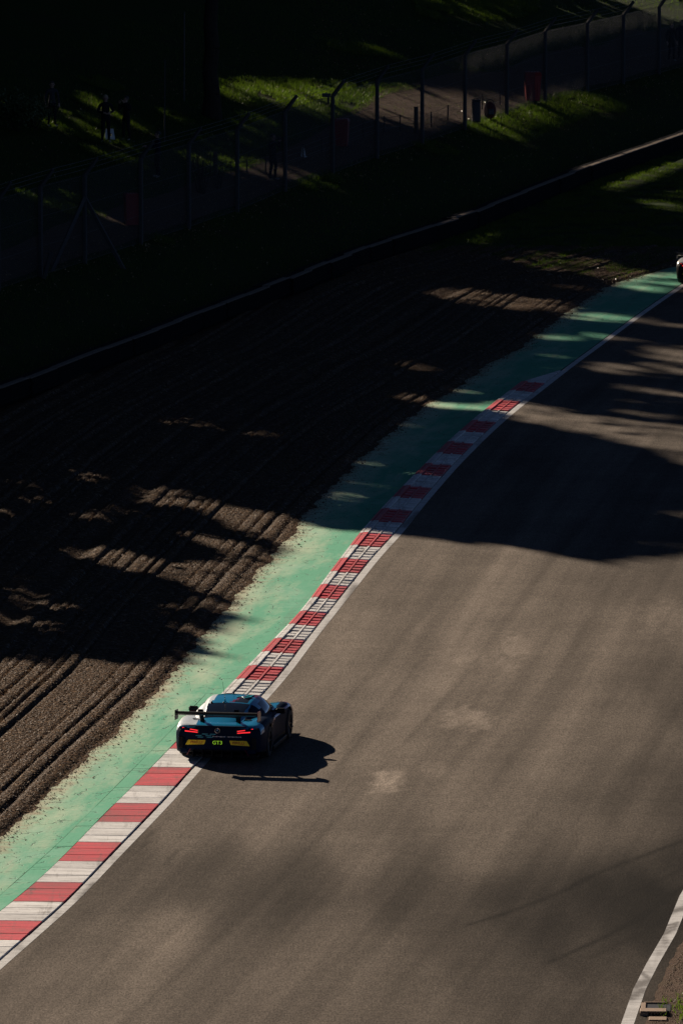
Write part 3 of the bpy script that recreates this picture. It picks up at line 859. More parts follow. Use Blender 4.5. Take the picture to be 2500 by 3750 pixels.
# more trees added above the view, unseen, to shade the far bank
for x in np.arange(-16, 27, 10.5): spots.append((x, 402, 4.5, 13.0, 7.0, 8.5, 4600, 0.42))
for x in np.arange(-27, 14, 11.0): spots.append((x, 412, 5.0, 26.0, 8.5, 11.0, 7000, 0.50))
for x in np.arange(-24, 14, 12.0): spots.append((x, 424, 6.0, 36.0, 9.0, 11.0, 7000, 0.50))
wood = []
TAUM = np.zeros((ny // 4 + 1, nx // 4 + 1), np.float64)
for (rx, y, z0, cz, r, rz, nl, ls) in spots:
    xx = rx + random.uniform(-1.2, 1.2); yy_ = y + random.uniform(-1.5, 1.5)
    cz_ = cz * random.uniform(.95, 1.06)
    C = grow(xx, yy_, z0, cz_, r, rz, nl)
    q = shadow0(C)
    ix = ((q[:, 0] - X0) / CELL / 4).astype(int); iy = ((q[:, 1] - Y0) / CELL / 4).astype(int)
    ok = (ix >= 0) & (iy >= 0) & (ix < TAUM.shape[1]) & (iy < TAUM.shape[0])
    np.add.at(TAUM, (iy[ok], ix[ok]), 1.24 * 0.92 * ls * ls * 0.5 / math.sin(SUN_EL) / (CELL * 4) ** 2)
    wood.append((xx, yy_, z0, cz_, r, rz, ls, C))
k = np.hanning(11); k /= k.sum()
for ax in (0, 1):
    TAUM = np.apply_along_axis(lambda r_: np.convolve(r_, k, mode='same'), ax, TAUM)
def tau_at(p, A=None):
    A = TAUM if A is None else A
    q = shadow0(p)
    return A[np.clip(((q[:, 1] - Y0) / CELL / 4).astype(int), 0, TAUM.shape[0] - 1), np.clip(((q[:, 0] - X0) / CELL / 4).astype(int), 0, TAUM.shape[1] - 1)]
def keep_mask(C):  # crowns are cut so their gaps leave the chosen patches sunlit
    T = np.clip(lit_at(C), 0.0, 1.0)
    kp = np.clip(-np.log(np.maximum(T, 1e-4)) / np.maximum(tau_at(C), 1.0), 0, 1)
    kp = np.where(T > 0.97, 0.0, np.where(T < 0.03, 1.0, kp))
    return rng.random(len(C)) < kp
TL = 'tall broadleaf tree of the wood left of the gravel trap, casting the dappled shade'
TG = 'trees of the wood beside the track'
for (x, y, z0, cz, r, rz, ls, C) in wood:
    t = set_props(empty('tree', (x, y, z0)), TL, 'tree', TG)
    C = C[keep_mask(C)]
    link('crown', leaf_cards(C - np.array((x, y, z0)), ls, 'crown'), t, M['leaf'])
    bm = bmesh.new()
    h = cz + rz * 0.35; segs = 8; pr = Vector((0, 0, -0.3)); rad = 0.30 * r / 8
    for i in range(segs):
        nx_ = Vector((random.uniform(-.25, .25), random.uniform(-.25, .25), h * (i + 1) / segs))
        smp = np.array([pr.lerp(nx_, f) for f in (0.2, 0.5, 0.8, 1.0)]) + np.array((x, y, z0))
        if i > 1 and lit_at(smp).max() > 0.12: break
        add_tube(bm, pr, nx_, rad * (1 - 0.8 * i / segs), rad * (1 - 0.8 * (i + 1) / segs), 9, False)
        if i >= 2:
            for q in range(2):
                an = random.uniform(0, 6.28); L = r * random.uniform(.4, .75)
                e = nx_ + Vector((math.cos(an) * L, math.sin(an) * L, L * .45))
                smp = np.array([nx_.lerp(e, f) for f in (0.3, 0.6, 1.0)]) + np.array((x, y, z0))
                if lit_at(smp).max() < 0.12: add_tube(bm, nx_, e, rad * .3, rad * .06, 6, False)
        pr = nx_
    bm_obj('trunk', bm, M['bark'], t)
if DEBUG:
    tot = 0
    for vv in range(0, 2100, 300):
        row = []
        for uu in range(0, 2501, 250):
            p = hit(uu, vv); row.append(float(tau_at(p[None])[0]))
        print(vv, ' '.join(f'{x:5.1f}' for x in row))

# ------------------------------------------------------------------ barrier
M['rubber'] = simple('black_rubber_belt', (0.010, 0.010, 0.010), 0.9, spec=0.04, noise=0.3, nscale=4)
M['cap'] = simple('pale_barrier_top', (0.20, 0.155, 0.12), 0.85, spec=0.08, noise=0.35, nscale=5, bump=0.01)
M['concrete'] = simple('grey_concrete', (0.075, 0.073, 0.071), 0.9, spec=0.1, noise=0.3, nscale=9, bump=0.006)
M['steel'] = simple('galvanised_wire', (0.09, 0.09, 0.092), 0.5, metal=0.6)
M['wood'] = simple('weathered_timber', (0.085, 0.065, 0.05), 0.9, spec=0.1, noise=0.4, nscale=12)
bar = set_props(empty('tyre_barrier'), 'long black-faced tyre barrier with a pale top running between gravel trap and bank', 'barrier')
seg = np.hypot(*np.diff(BAR, axis=0).T); cum = np.concatenate([[0], np.cumsum(seg)])
def bar_pt(s): return np.array((np.interp(s, cum, BAR[:, 0]), np.interp(s, cum, BAR[:, 1])))
s = 46.0
while s < cum[-1] - 45:
    L = 2.9
    a = bar_pt(s + 0.03); b = bar_pt(s + L - 0.03)
    c = (a + b) / 2; ang = math.atan2(b[1] - a[1], b[0] - a[0])
    off = random.uniform(-0.05, 0.05)
    rot = Matrix.Rotation(ang + random.uniform(-.012, .012), 4, 'Z')
    bm = bmesh.new()
    h = BAR_H - 0.06 + random.uniform(-0.02, 0.02)
    nrm = np.array((-math.sin(ang), math.cos(ang)))
    cc = c + nrm * (0.35 + off)
    add_box(bm, (cc[0], cc[1], h / 2 - 0.05), (L - 0.03, 0.62, h + 0.1), rot)
    # the belt is banded round stacked tyres: two proud bands along the face
    for zz in (0.18, 0.46):
        e = cc - nrm * 0.325
        add_box(bm, (e[0], e[1], zz), (L - 0.04, 0.05, 0.09), rot)
    f = bm_obj('rubber_face', bm, M['rubber'], bar)
    bm = bmesh.new()
    e = cc - nrm * 0.17
    add_box(bm, (e[0], e[1], h + 0.022), (L - 0.02, 0.24, 0.04), rot)
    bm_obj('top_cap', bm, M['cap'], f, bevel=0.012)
    s += L

# ------------------------------------------------------------------ catch fence
fence = set_props(empty('catch_fence'), 'tall wire mesh fence with cranked concrete posts along the top of the bank', 'fence')
f_dir = FEN[-1, :2] - FEN[0, :2]; f_dir /= np.linalg.norm(f_dir)
f_nrm = np.array((f_dir[1], -f_dir[0]))            # towards the track
PH = 3.05
for i, p in enumerate(FEN):
    bm = bmesh.new()
    rot = Matrix.Rotation(math.atan2(f_dir[1], f_dir[0]), 4, 'Z')
    add_box(bm, (p[0], p[1], p[2] + PH / 2 - 0.15), (0.15, 0.13, PH + 0.3), rot)
    post = bm_obj('fence_post', bm, M['concrete'], fence, bevel=0.012)
    bm = bmesh.new()
    top = Vector((p[0], p[1], p[2] + PH - 0.02))
    tip = top + Vector((f_nrm[0] * 0.46, f_nrm[1] * 0.46, 0.60))
    add_tube(bm, top, tip, 0.085, 0.065, 4)
    bm_obj('cranked_arm', bm, M['concrete'], post)
    if i in (3,):
        for sgn in (-1, 1):
            bm = bmesh.new()
            q = Vector((p[0] + f_dir[0] * 2.6 * sgn, p[1] + f_dir[1] * 2.6 * sgn, 0)); q.z = float(gz(q.x, q.y)) - 0.1
            if sgn < 0: q = Vector((p[0] - 1.05, p[1] - 3.0, float(gz(p[0] - 1.05, p[1] - 3.0)) - 0.1))
            else: q = Vector((p[0] + 1.35, p[1] + 0.9, float(gz(p[0] + 1.35, p[1] + 0.9)) - 0.1))
            add_tube(bm, top - Vector((0, 0, 0.75)), q, 0.085, 0.085, 4)
            bm_obj('brace', bm, M['concrete'], post)
    if i == 2:
        bm = bmesh.new(); q = Vector((p[0] + 0.36, p[1] - 0.4, p[2] + 0.85)); add_tube(bm, q, Vector((p[0] + 0.10, p[1] - 0.2, p[2] - 0.1)), 0.085, 0.085, 4)
        bm_obj('brace', bm, M['concrete'], post)
def ribbon(V, F, a, b, r):
    """a three-sided wire"""
    d = (b - a) / np.linalg.norm(b - a)
    u = np.cross(d, (0, 0, 1.0)); l = np.linalg.norm(u)
    u = u / l if l > 1e-3 else np.array((1.0, 0, 0)); w_ = np.cross(d, u)
    k = len(V)
    for q in (a, b):
        for an in (0, 2.094, 4.189): V.append(q + r * (math.cos(an) * u + math.sin(an) * w_))
    for j in range(3): F.append((k + j, k + (j + 1) % 3, k + 3 + (j + 1) % 3, k + 3 + j))
for i in range(len(FEN) - 1):
    a = FEN[i]; b = FEN[i + 1]; L = np.linalg.norm(b[:2] - a[:2])
    V = []; F = []
    def at(s_, h):
        k_ = s_ / L; q = a * (1 - k_) + b * k_
        z = h; o = -0.09
        if h > PH:   # follows the cranked arm
            o += 0.46 * (h - PH) / 0.6; z = h
        return np.array((q[0] + f_nrm[0] * o, q[1] + f_nrm[1] * o, q[2] + z))
    st = 0.11; H = PH
    n = int((L + H) / st)
    for q in range(n):
        s0 = q * st - H
        for sg in (1, -1):
            # a diagonal wire climbing either way, clipped to the panel
            pa, pb = (s0, 0.0), (s0 + H, H)
            t0 = max(0, -s0 / H); t1 = min(1, (L - s0) / H)
            if t1 - t0 < 0.03: continue
            A = (pa[0] + t0 * H, t0 * H); B = (pa[0] + t1 * H, t1 * H)
            if sg < 0: A = (L - A[0], A[1]); B = (L - B[0], B[1])
            ribbon(V, F, at(*A), at(*B), 0.0032)
    for h in (0.05, 1.0, 2.0, 3.0):
        ribbon(V, F, at(0.02, h), at(L - 0.02, h), 0.005)
    link('mesh_panel', quads_mesh('mesh_panel', np.array(V), np.array(F)), fence, M['steel'])
    for h in (PH + 0.2, PH + 0.4, PH + 0.58):
        V = []; F = []
        ribbon(V, F, at(0.0, h), at(L, h), 0.007)
        link('strand_wire', quads_mesh('strand_wire', np.array(V), np.array(F)), fence, M['steel'])
p = FEN[8]
bm = bmesh.new(); add_box(bm, (p[0] - 0.24, p[1] - 0.10, p[2] + PH + 0.02), (0.34, 0.16, 0.14)); add_box(bm, (p[0] - 0.16, p[1] - 0.10, p[2] + PH - 0.18), (0.07, 0.1, 0.26))
o = bm_obj('camera_box', bm, simple('dark_plastic', (0.03, 0.03, 0.032), 0.5), None, bevel=0.015)
set_props(o, 'small dark camera box fixed to the top of a fence post', 'camera box')

# low post and wire fence behind it
low = set_props(empty('stock_fence'), 'low post and wire fence beside the dirt path behind the mesh fence', 'fence')
LOW = [(735, 690, 0), (790, 668, 1), (847, 661, 0), (905, 652, 0), (972, 640, 0), (1040, 618, 0), (1110, 596, 0), (1180, 570, 0), (1250, 545, 0), (1330, 512, 0), (1407, 490, 0),
       (1464, 486, 0), (1523, 495, 1), (1579, 474, 0), (1638, 448, 0), (1700, 428, 0), (1765, 408, 0), (1830, 392, 0)]
LP = [(hit(u, v), t) for u, v, t in LOW]
for p, t in LP:
    bm = bmesh.new()
    add_tube(bm, (p[0], p[1], p[2] - 0.2), (p[0] + random.uniform(-.02, .02), p[1], p[2] + (1.15 if t else 0.72)), 0.085 if t else 0.028, None, 8)
    bm_obj('post', bm, M['wood'], low)
for h in (0.25, 0.45, 0.66):
    V = []; F = []
    for (a, _), (b, _) in zip(LP[:-1], LP[1:]): ribbon(V, F, a + (0, -0.05, h), b + (0, -0.05, h), 0.008)
    link('strand_wire', quads_mesh('strand_wire', np.array(V), np.array(F)), low, M['steel'])

# ------------------------------------------------------------------ red litter bins
M['red_plastic'] = simple('red_plastic', (0.30, 0.022, 0.018), 0.45, noise=0.15, nscale=4)
M['black_plastic'] = simple('black_plastic', (0.02, 0.02, 0.021), 0.5)
def bin_proto(w_, d_, h_):
    t = empty('litter_bin')
    bm = bmesh.new()
    vs = add_box(bm, (0, 0, h_ / 2 + 0.04), (w_, d_, h_))
    for v in vs:
        if v.co.z < h_ / 2: v.co.x *= 0.84; v.co.y *= 0.8
    add_box(bm, (0, 0, h_ - 0.02), (w_ * 1.05, d_ * 1.05, 0.07))
    for xx in (-0.28, 0, 0.28): add_box(bm, (xx * w_, -d_ * 0.46, h_ * 0.5), (w_ * 0.07, 0.03, h_ * 0.66))
    bm_obj('body', bm, M['red_plastic'], t, bevel=0.012)
    bm = bmesh.new()
    vs = add_box(bm, (0, 0, h_ + 0.085), (w_ * 1.06, d_ * 1.08, 0.10))
    for v in vs:
        if v.co.z > h_ + 0.09: v.co.x *= 0.88; v.co.y *= 0.8
    for k_ in range(5): add_box(bm, ((k_ - 2) * w_ * 0.19, 0, h_ + 0.14), (w_ * 0.06, d_ * 0.8, 0.03))
    bm_obj('lid', bm, M['red_plastic'], t, bevel=0.012)
    bm = bmesh.new(); add_tube(bm, (-w_ * .4, d_ * .55, h_ - 0.02), (w_ * .4, d_ * .55, h_ - 0.02), 0.02); bm_obj('handle', bm, M['black_plastic'], t)
    for sg in (-1, 1):
        bm = bmesh.new(); add_tube(bm, (sg * w_ * .40, d_ * .36, 0.1), (sg * w_ * .48, d_ * .36, 0.1), 0.1, None, 14); bm_obj('wheel', bm, M['black_plastic'], t)
    return t
def put(o, u, v, rz=0.0, dz=0.0):
    q = hit(u, v); o.location = (q[0], q[1], q[2] + 0.08 + dz); o.rotation_euler = (0, 0, rz)
    return o
b0 = bin_proto(0.68, 0.62, 1.12)
set_props(put(b0, 1948, 378, 0.1), 'large red litter bin with sunlit ribbed lid behind the mesh fence', 'bin', 'red litter bins behind the fence')
b1 = copy_tree(b0); b1.scale = (0.78, 0.8, 0.88)
set_props(put(b1, 1252, 545, -0.15), 'smaller red bin just right of the post carrying the camera box', 'bin', 'red litter bins behind the fence')
b2 = copy_tree(b0); b2.scale = (0.76, 0.8, 0.92)
set_props(put(b2, 483, 835, 0.2), 'dark red bin deep in shade next to the braced post', 'bin', 'red litter bins behind the fence')

# white photographer's step and marker
M['white_plastic'] = simple('white_plastic', (0.72, 0.74, 0.74), 0.5)
st = set_props(empty('step_stool'), 'small white plastic step stool at the feet of the standing onlooker', 'step stool')
def slab(bm, pts, y0, y1):
    a = [bm.verts.new((x, y0, z)) for x, z in pts]; b = [bm.verts.new((x, y1, z)) for x, z in pts]
    bm.faces.new(a); bm.faces.new(b[::-1])
    for i in range(len(pts)): bm.faces.new((a[i], b[i], b[(i + 1) % len(pts)], a[(i + 1) % len(pts)]))
bm = bmesh.new(); add_box(bm, (0, 0.12, 0.375), (0.29, 0.28, 0.03)); bm_obj('top', bm, M['white_plastic'], st, bevel=0.006)
for y0 in (-0.02, 0.24):
    bm = bmesh.new()
    slab(bm, [(-0.20, 0), (-0.07, 0), (-0.075, 0.36), (-0.145, 0.36)], y0, y0 + 0.025); slab(bm, [(0.07, 0), (0.20, 0), (0.145, 0.36), (0.075, 0.36)], y0, y0 + 0.025)
    slab(bm, [(-0.0745, 0.24), (0.0745, 0.24), (0.0745, 0.36), (-0.0745, 0.36)], y0 + 0.002, y0 + 0.023)
    slab(bm, [(-0.0715, 0.02), (0.0715, 0.02), (0.0715, 0.11), (-0.0715, 0.11)], y0 + 0.002, y0 + 0.023)
    bm_obj('leg_panel', bm, M['white_plastic'], st)
put(st, 403, 519, 0.05)
cone = set_props(empty('marker_cone'), 'small white marker cone standing on the path behind the mesh fence', 'cone')
bm = bmesh.new(); add_tube(bm, (0, 0, 0.02), (0, 0, 0.46), 0.105, 0.012, 14); bm_obj('cone_body', bm, M['white_plastic'], cone, smooth=False)
bm = bmesh.new(); add_box(bm, (0, 0, 0.012), (0.25, 0.25, 0.024)); bm_obj('base', bm, M['white_plastic'], cone, bevel=0.005)
put(cone, 1110, 582, 0.3)
# marshal's kit by the fence
eq = set_props(empty('equipment_case'), 'upright dark equipment case beside the mesh fence, left of the crouched gear', 'case', 'dark gear by the fence')
bm = bmesh.new(); add_box(bm, (0, 0, 0.46), (0.34, 0.30, 0.86)); bm_obj('case_body', bm, M['black_plastic'], eq, bevel=0.03)
bm = bmesh.new(); add_box(bm, (0, 0, 0.92), (0.36, 0.32, 0.05)); bm_obj('lid', bm, M['black_plastic'], eq, bevel=0.01)
bm = bmesh.new(); add_tube(bm, (-.08, 0, 0.99), (.08, 0, 0.99), 0.014); add_tube(bm, (-.08, 0, 0.94), (-.08, 0, 0.99), 0.014); add_tube(bm, (.08, 0, 0.94), (.08, 0, 0.99), 0.014); bm_obj('handle', bm, M['black_plastic'], eq)
put(eq, 1742, 456, 0.1)
eq2 = set_props(empty('kit_bag'), 'dark red and black kit bag slumped beside the fence', 'bag', 'dark gear by the fence')
bm = bmesh.new(); bmesh.ops.create_uvsphere(bm, u_segments=16, v_segments=10, radius=1.0, matrix=Matrix.Translation((0, 0, 0.35)) @ Matrix.Diagonal((0.27, 0.2, 0.36, 1)))
bm_obj('bag_body', bm, simple('dark_red_cloth', (0.08, 0.012, 0.012), 0.8), eq2, smooth=True)
bm = bmesh.new()
for i in range(8):
    a0 = math.pi * i / 8; a1 = math.pi * (i + 1) / 8
    add_tube(bm, (-.14 * math.cos(a0), -.05, 0.66 + .15 * math.sin(a0)), (-.14 * math.cos(a1), -.05, 0.66 + .15 * math.sin(a1)), 0.02, None, 6)
bm_obj('strap', bm, M['black_plastic'], eq2)
bm = bmesh.new(); add_box(bm, (0, -0.18, 0.3), (0.26, 0.07, 0.26)); bm_obj('pocket', bm, M['black_plastic'], eq2, bevel=0.03)
put(eq2, 1792, 442, 0.2)

# slim pale poles on the bank
for (u, v, h, lab) in ((674, 372, 3.4, 'slim pale pole, the taller of two standing on the dark bank'), (603, 520, 3.0, 'thin grey pole on the bank, left of the slim pale pole')):
    t = set_props(empty('slim_pole'), lab, 'pole', 'slim poles on the bank')
    bm = bmesh.new(); add_tube(bm, (0, 0, -0.2), (0.02, 0, h), 0.03, 0.022, 8); bm_obj('shaft', bm, M['steel'] if h > 3.2 else M['concrete'], t)
    bm = bmesh.new(); add_tube(bm, (0.02, 0, h - 0.01), (0.02, 0, h + 0.06), 0.035, 0.02, 8); bm_obj('cap', bm, M['black_plastic'], t)
    put(t, u, v)

# ------------------------------------------------------------------ people
M['skin'] = simple('skin', (0.42, 0.24, 0.17), 0.5)
M['dark_cloth'] = simple('dark_cloth', (0.016, 0.016, 0.02), 0.9, spec=0.1)
M['navy_cloth'] = simple('navy_cloth', (0.014, 0.02, 0.035), 0.9, spec=0.1)
M['grey_cloth'] = simple('grey_cloth', (0.05, 0.05, 0.052), 0.9, spec=0.1)
M['hair_fair'] = simple('fair_hair', (0.42, 0.30, 0.17), 0.5)
M['hair_dark'] = simple('dark_hair', (0.025, 0.018, 0.013), 0.5)
M['shoe'] = simple('pale_shoe', (0.35, 0.33, 0.30), 0.4)
M['eye'] = simple('eye', (0.02, 0.015, 0.012), 0.2)
def person(label, u, v, face, height=1.75, pose='hands_front', hair='hair_fair', jacket='dark_cloth', trousers='dark_cloth', wide=1.0, group='people behind the fence'):
    """skinned skeleton; the figure looks along its local -Y"""
    J = {}; R = {}; E = []
    def j(n, p, r, par=None):
        J[n] = Vector(p); R[n] = r
        if par: E.append((par, n))
    w_ = wide
    j('pelvis', (0, 0, 0.97), 0.145 * w_)
    j('waist', (0, 0.005, 1.12), 0.135 * w_, 'pelvis'); j('chest', (0, 0, 1.32), 0.15 * w_, 'waist'); j('upper', (0, 0.005, 1.45), 0.10, 'chest')
    j('neck', (0, -0.005, 1.53), 0.055, 'upper'); j('jaw', (0, -0.03, 1.61), 0.075, 'neck'); j('head', (0, -0.015, 1.68), 0.098, 'jaw'); j('crown', (0, -0.005, 1.745), 0.075, 'head')
    arms = {'hands_front': ((0.30, 0.02, 1.17), (0.10, -0.26, 1.14)), 'camera': ((0.30, -0.10, 1.22), (0.09, -0.24, 1.56)), 'down': ((0.27, 0.03, 1.15), (0.27, -0.06, 0.90)),
            'reach': ((0.27, -0.12, 1.20), (0.20, -0.42, 1.22))}[pose]
    spread = 0.13 if pose == 'camera' else 0.10
    for s_, sd in ((1, 'l'), (-1, 'r')):
        el, ha = arms
        if pose == 'camera' and s_ < 0: ha = (0.03, -0.36, 1.55)
        j('sh' + sd, (s_ * 0.185 * w_, 0.005, 1.43), 0.075, 'upper')
        j('el' + sd, (s_ * el[0], el[1], el[2]), 0.050, 'sh' + sd)
        wr = Vector((s_ * ha[0], ha[1], ha[2]))
        j('wr' + sd, wr, 0.036, 'el' + sd)
        d = (wr - J['el' + sd]).normalized()
        side = d.cross(Vector((0, 0, 1))); side = side.normalized() if side.length > .1 else Vector((1, 0, 0))
        up = side.cross(d)
        j('palm' + sd, wr + d * 0.06, 0.036, 'wr' + sd)
        for q, (o_, ln) in enumerate(((-0.030, 0.066), (-0.010, 0.080), (0.010, 0.084), (0.030, 0.074))):
            k1 = wr + d * (0.085 + ln * 0.45) + side * o_ * 1.1 - up * 0.012
            j(f'k{q}' + sd, k1, 0.010, 'palm' + sd); j(f't{q}' + sd, k1 + d * ln * 0.35 - up * 0.028, 0.008, f'k{q}' + sd)
        k1 = wr + d * 0.06 + side * 0.055 * s_ - up * 0.01
        j('th' + sd, k1, 0.012, 'palm' + sd); j('tt' + sd, k1 + d * 0.04 + side * 0.01 * s_, 0.009, 'th' + sd)
        j('hip' + sd, (s_ * 0.095, 0.0, 0.90), 0.10 * w_, 'pelvis'); j('knee' + sd, (s_ * (spread + 0.01), -0.03, 0.50), 0.066, 'hip' + sd)
        j('calf' + sd, (s_ * (spread + 0.02), 0.02, 0.34), 0.060, 'knee' + sd); j('ank' + sd, (s_ * (spread + 0.035), 0.03, 0.09), 0.042, 'calf' + sd)
        j('toe' + sd, (s_ * (spread + 0.06), -0.14, 0.035), 0.038, 'ank' + sd)
    names = list(J); idx = {n: i for i, n in enumerate(names)}
    me = bpy.data.meshes.new('person')
    me.from_pydata([J[n] for n in names], [(idx[a], idx[b]) for a, b in E], [])
    tmp = bpy.data.objects.new('tmp', me); COL.objects.link(tmp)
    tmp.modifiers.new('s', 'SKIN'); sb = tmp.modifiers.new('d', 'SUBSURF'); sb.levels = 1
    sk = me.skin_vertices[0].data if len(me.skin_vertices) else None
    if sk is None:
        b_ = bmesh.new(); b_.from_mesh(me); b_.verts.layers.skin.verify(); b_.to_mesh(me); b_.free(); sk = me.skin_vertices[0].data
    for n in names:
        sk[idx[n]].radius = (R[n], R[n] * (0.72 if n in ('pelvis', 'waist', 'chest', 'upper') else 1.0)); sk[idx[n]].use_root = n == 'pelvis'
    dg = bpy.context.evaluated_depsgraph_get()
    body = bpy.data.meshes.new_from_object(tmp.evaluated_get(dg))
    bpy.data.objects.remove(tmp); body.name = 'person'
    for m_ in (M[jacket], M[trousers], M['skin'], M['shoe']): body.materials.append(m_)
    hands = [J['palml'], J['palmr']]
    for p in body.polygons:
        c = p.center
        mi = 0
        if c.z < 0.95 and abs(c.x) < 0.24: mi = 1
        if c.z < 0.085: mi = 3
        if c.z > 1.535: mi = 2
        if min((c - h).length for h in hands) < 0.105: mi = 2
        p.material_index = mi; p.use_smooth = True
    o = bpy.data.objects.new('person', body); COL.objects.link(o)
    bm = bmesh.new()
    bmesh.ops.create_uvsphere(bm, u_segments=14, v_segments=10, radius=1.0, matrix=Matrix.Translation((0, 0.012, 1.70)) @ Matrix.Diagonal((0.098, 0.112, 0.108, 1)))
    bmesh.ops.delete(bm, geom=[f for f in bm.faces if f.calc_center_median().y < -0.045 and f.calc_center_median().z < 1.745 or f.calc_center_median().z < 1.63], context='FACES')
    bm_obj('hair', bm, M[hair], o, smooth=True)
    for s_ in (1, -1):
        bm = bmesh.new(); bmesh.ops.create_uvsphere(bm, u_segments=8, v_segments=6, radius=0.014, matrix=Matrix.Translation((s_ * 0.034, -0.112, 1.675))); bm_obj('eye', bm, M['eye'], o)
        bm = bmesh.new(); bmesh.ops.create_uvsphere(bm, u_segments=8, v_segments=6, radius=1, matrix=Matrix.Translation((s_ * 0.098, 0.0, 1.665)) @ Matrix.Diagonal((0.014, 0.022, 0.034, 1))); bm_obj('ear', bm, M['skin'], o)
    bm = bmesh.new(); bmesh.ops.create_cone(bm, cap_ends=True, segments=6, radius1=0.02, radius2=0.006, depth=0.05, matrix=Matrix.Translation((0, -0.122, 1.648)) @ Matrix.Rotation(0.5, 4, 'X')); bm_obj('nose', bm, M['skin'], o)
    bm = bmesh.new(); add_box(bm, (0, -0.104, 1.608), (0.05, 0.012, 0.010)); bm_obj('mouth', bm, simple('lips', (0.25, 0.09, 0.08), 0.5), o)
    sc = height / 1.80
    o.scale = (sc, sc, sc)
    put(o, u, v, face, -0.06)
    set_props(o, label, 'person', group)
    return o
person('fair-haired person in dark clothes standing behind the white step stool', 388, 524, 0.2, 1.80, 'hands_front', 'hair_fair', wide=1.12)
person('slighter person in black standing right of the white step stool', 463, 517, -0.7, 1.70, 'camera', 'hair_dark')
person('person in navy jacket reaching forward at the mesh fence, near the dark red bin', 578, 652, -1.2, 1.72, 'reach', 'hair_dark', 'navy_cloth', wide=1.1)
pd = person('photographer with pale shoes standing by the dirt path behind the mesh fence', 1000, 662, 0.9, 1.76, 'camera', 'hair_dark', 'dark_cloth')
person('person in dark clothing half lost in the shade beside the left shrubs', 192, 466, 0.3, 1.72, 'down', 'hair_dark', 'grey_cloth')
person('person standing behind the fence in the top right corner, the farther of two', 2457, 226, 0.5, 1.76, 'down', 'hair_dark', 'dark_cloth', group='people behind the fence')
person('broad person cut by the right edge of the picture, behind the fence', 2494, 222, 0.2, 1.84, 'down', 'hair_dark', 'navy_cloth', wide=1.25)
# the photographer's camera
bpy.context.view_layer.update()
q = pd.matrix_world @ Vector((-0.02, -0.30, 1.62))
cm = set_props(empty('long_lens_camera', q, 0.9), 'black camera with long lens held up by the photographer', 'camera')
bm = bmesh.new(); add_box(bm, (0, 0, 0), (0.15, 0.08, 0.11)); add_box(bm, (0, 0, 0.07), (0.06, 0.06, 0.04)); bm_obj('camera_body', bm, M['black_plastic'], cm, bevel=0.01)
bm = bmesh.new(); add_tube(bm, (0, -0.04, 0), (0, -0.22, 0), 0.042, 0.05, 14); add_tube(bm, (0, -0.22, 0), (0, -0.32, 0), 0.056, 0.056, 14); bm_obj('lens', bm, M['black_plastic'], cm)

# ------------------------------------------------------------------ tree and shrubs in view
t = set_props(empty('tree', hit(775, 428)), 'thick dark trunk of a tree standing on the bank left of the sunlit grass', 'tree')
bm = bmesh.new()
pr = Vector((0, 0, -0.3)); 
for i in range(9):
    nx_ = Vector((random.uniform(-.08, .08), random.uniform(-.08, .08), (i + 1) * 0.9)); r0 = 0.33 - 0.014 * i + (0.12 if i == 0 else 0)
    add_tube(bm, pr, nx_, r0, 0.33 - 0.014 * (i + 1), 14, False); pr = nx_
    if i > 3:
        an = random.uniform(0, 6.28); add_tube(bm, nx_, nx_ + Vector((math.cos(an) * 2.4, math.sin(an) * 2.4, 1.6)), 0.13, 0.03, 7, False)
bm_obj('trunk', bm, M['bark'], t)
base = np.array(t.location)
C = rng.normal(size=(4200, 3)); C /= np.linalg.norm(C, axis=1)[:, None]; C *= rng.random((len(C), 1)) ** .4
C = C * (4.5, 4.5, 3.6) + (0, 0, 9.0); C = C[C[:, 2] > 6.4]
C = C[keep_mask(C + base)]
link('crown', leaf_cards(C, 0.30, 'crown'), t, M['leaf'])
def shrub(u, v, h, r, n, leaf, nst, label, group='shrubs on the bank'):
    t = set_props(empty('shrub', hit(u, v)), label, 'shrub', group)
    bm = bmesh.new(); tips = []
    for i in range(nst):
        an = random.uniform(0, 6.28); p0 = Vector((random.uniform(-.1, .1), random.uniform(-.1, .1), -0.1)); L = h * random.uniform(.6, 1.0)
        d = Vector((math.cos(an) * r / h * random.uniform(.2, .9), math.sin(an) * r / h * random.uniform(.2, .9), 1)); p1 = p0 + d * L * .55
        d2 = d + Vector((random.uniform(-.35, .35), random.uniform(-.35, .35), 0)); p2 = p1 + d2 * L * .45
        add_tube(bm, p0, p1, 0.022, 0.014, 5, False); add_tube(bm, p1, p2, 0.014, 0.004, 5, False); tips += [p1, p2, p1.lerp(p2, .5)]
        for _ in range(3):
            q0 = p1.lerp(p2, random.random()); q1 = q0 + Vector((random.uniform(-.3, .3), random.uniform(-.3, .3), random.uniform(.1, .4))) * h * .35
            add_tube(bm, q0, q1, 0.008, 0.003, 4, False); tips.append(q1)
    bm_obj('stems', bm, M['bark'], t)
    if n:
        T = np.array([tuple(p) for p in tips]); C = T[rng.integers(0, len(T), n)] + rng.normal(size=(n, 3)) * (r * .22, r * .22, h * .10)
        C = C[C[:, 2] > 0.05]; link('leaves', leaf_cards(C, leaf, 'leaves'), t, M['leaf'])
    return t
shrub(55, 478, 1.5, 1.0, 2600, 0.055, 16, 'leafy shrub catching specks of sun by the left edge of the picture')
shrub(128, 470, 1.0, 0.7, 1500, 0.050, 12, 'smaller leafy shrub right of the one at the left edge')
shrub(735, 715, 2.3, 0.9, 120, 0.04, 15, 'bare-stemmed bush between two fence posts')
shrub(800, 700, 1.5, 0.8, 160, 0.04, 9, 'low twiggy bush at the foot of the thick low fence post')

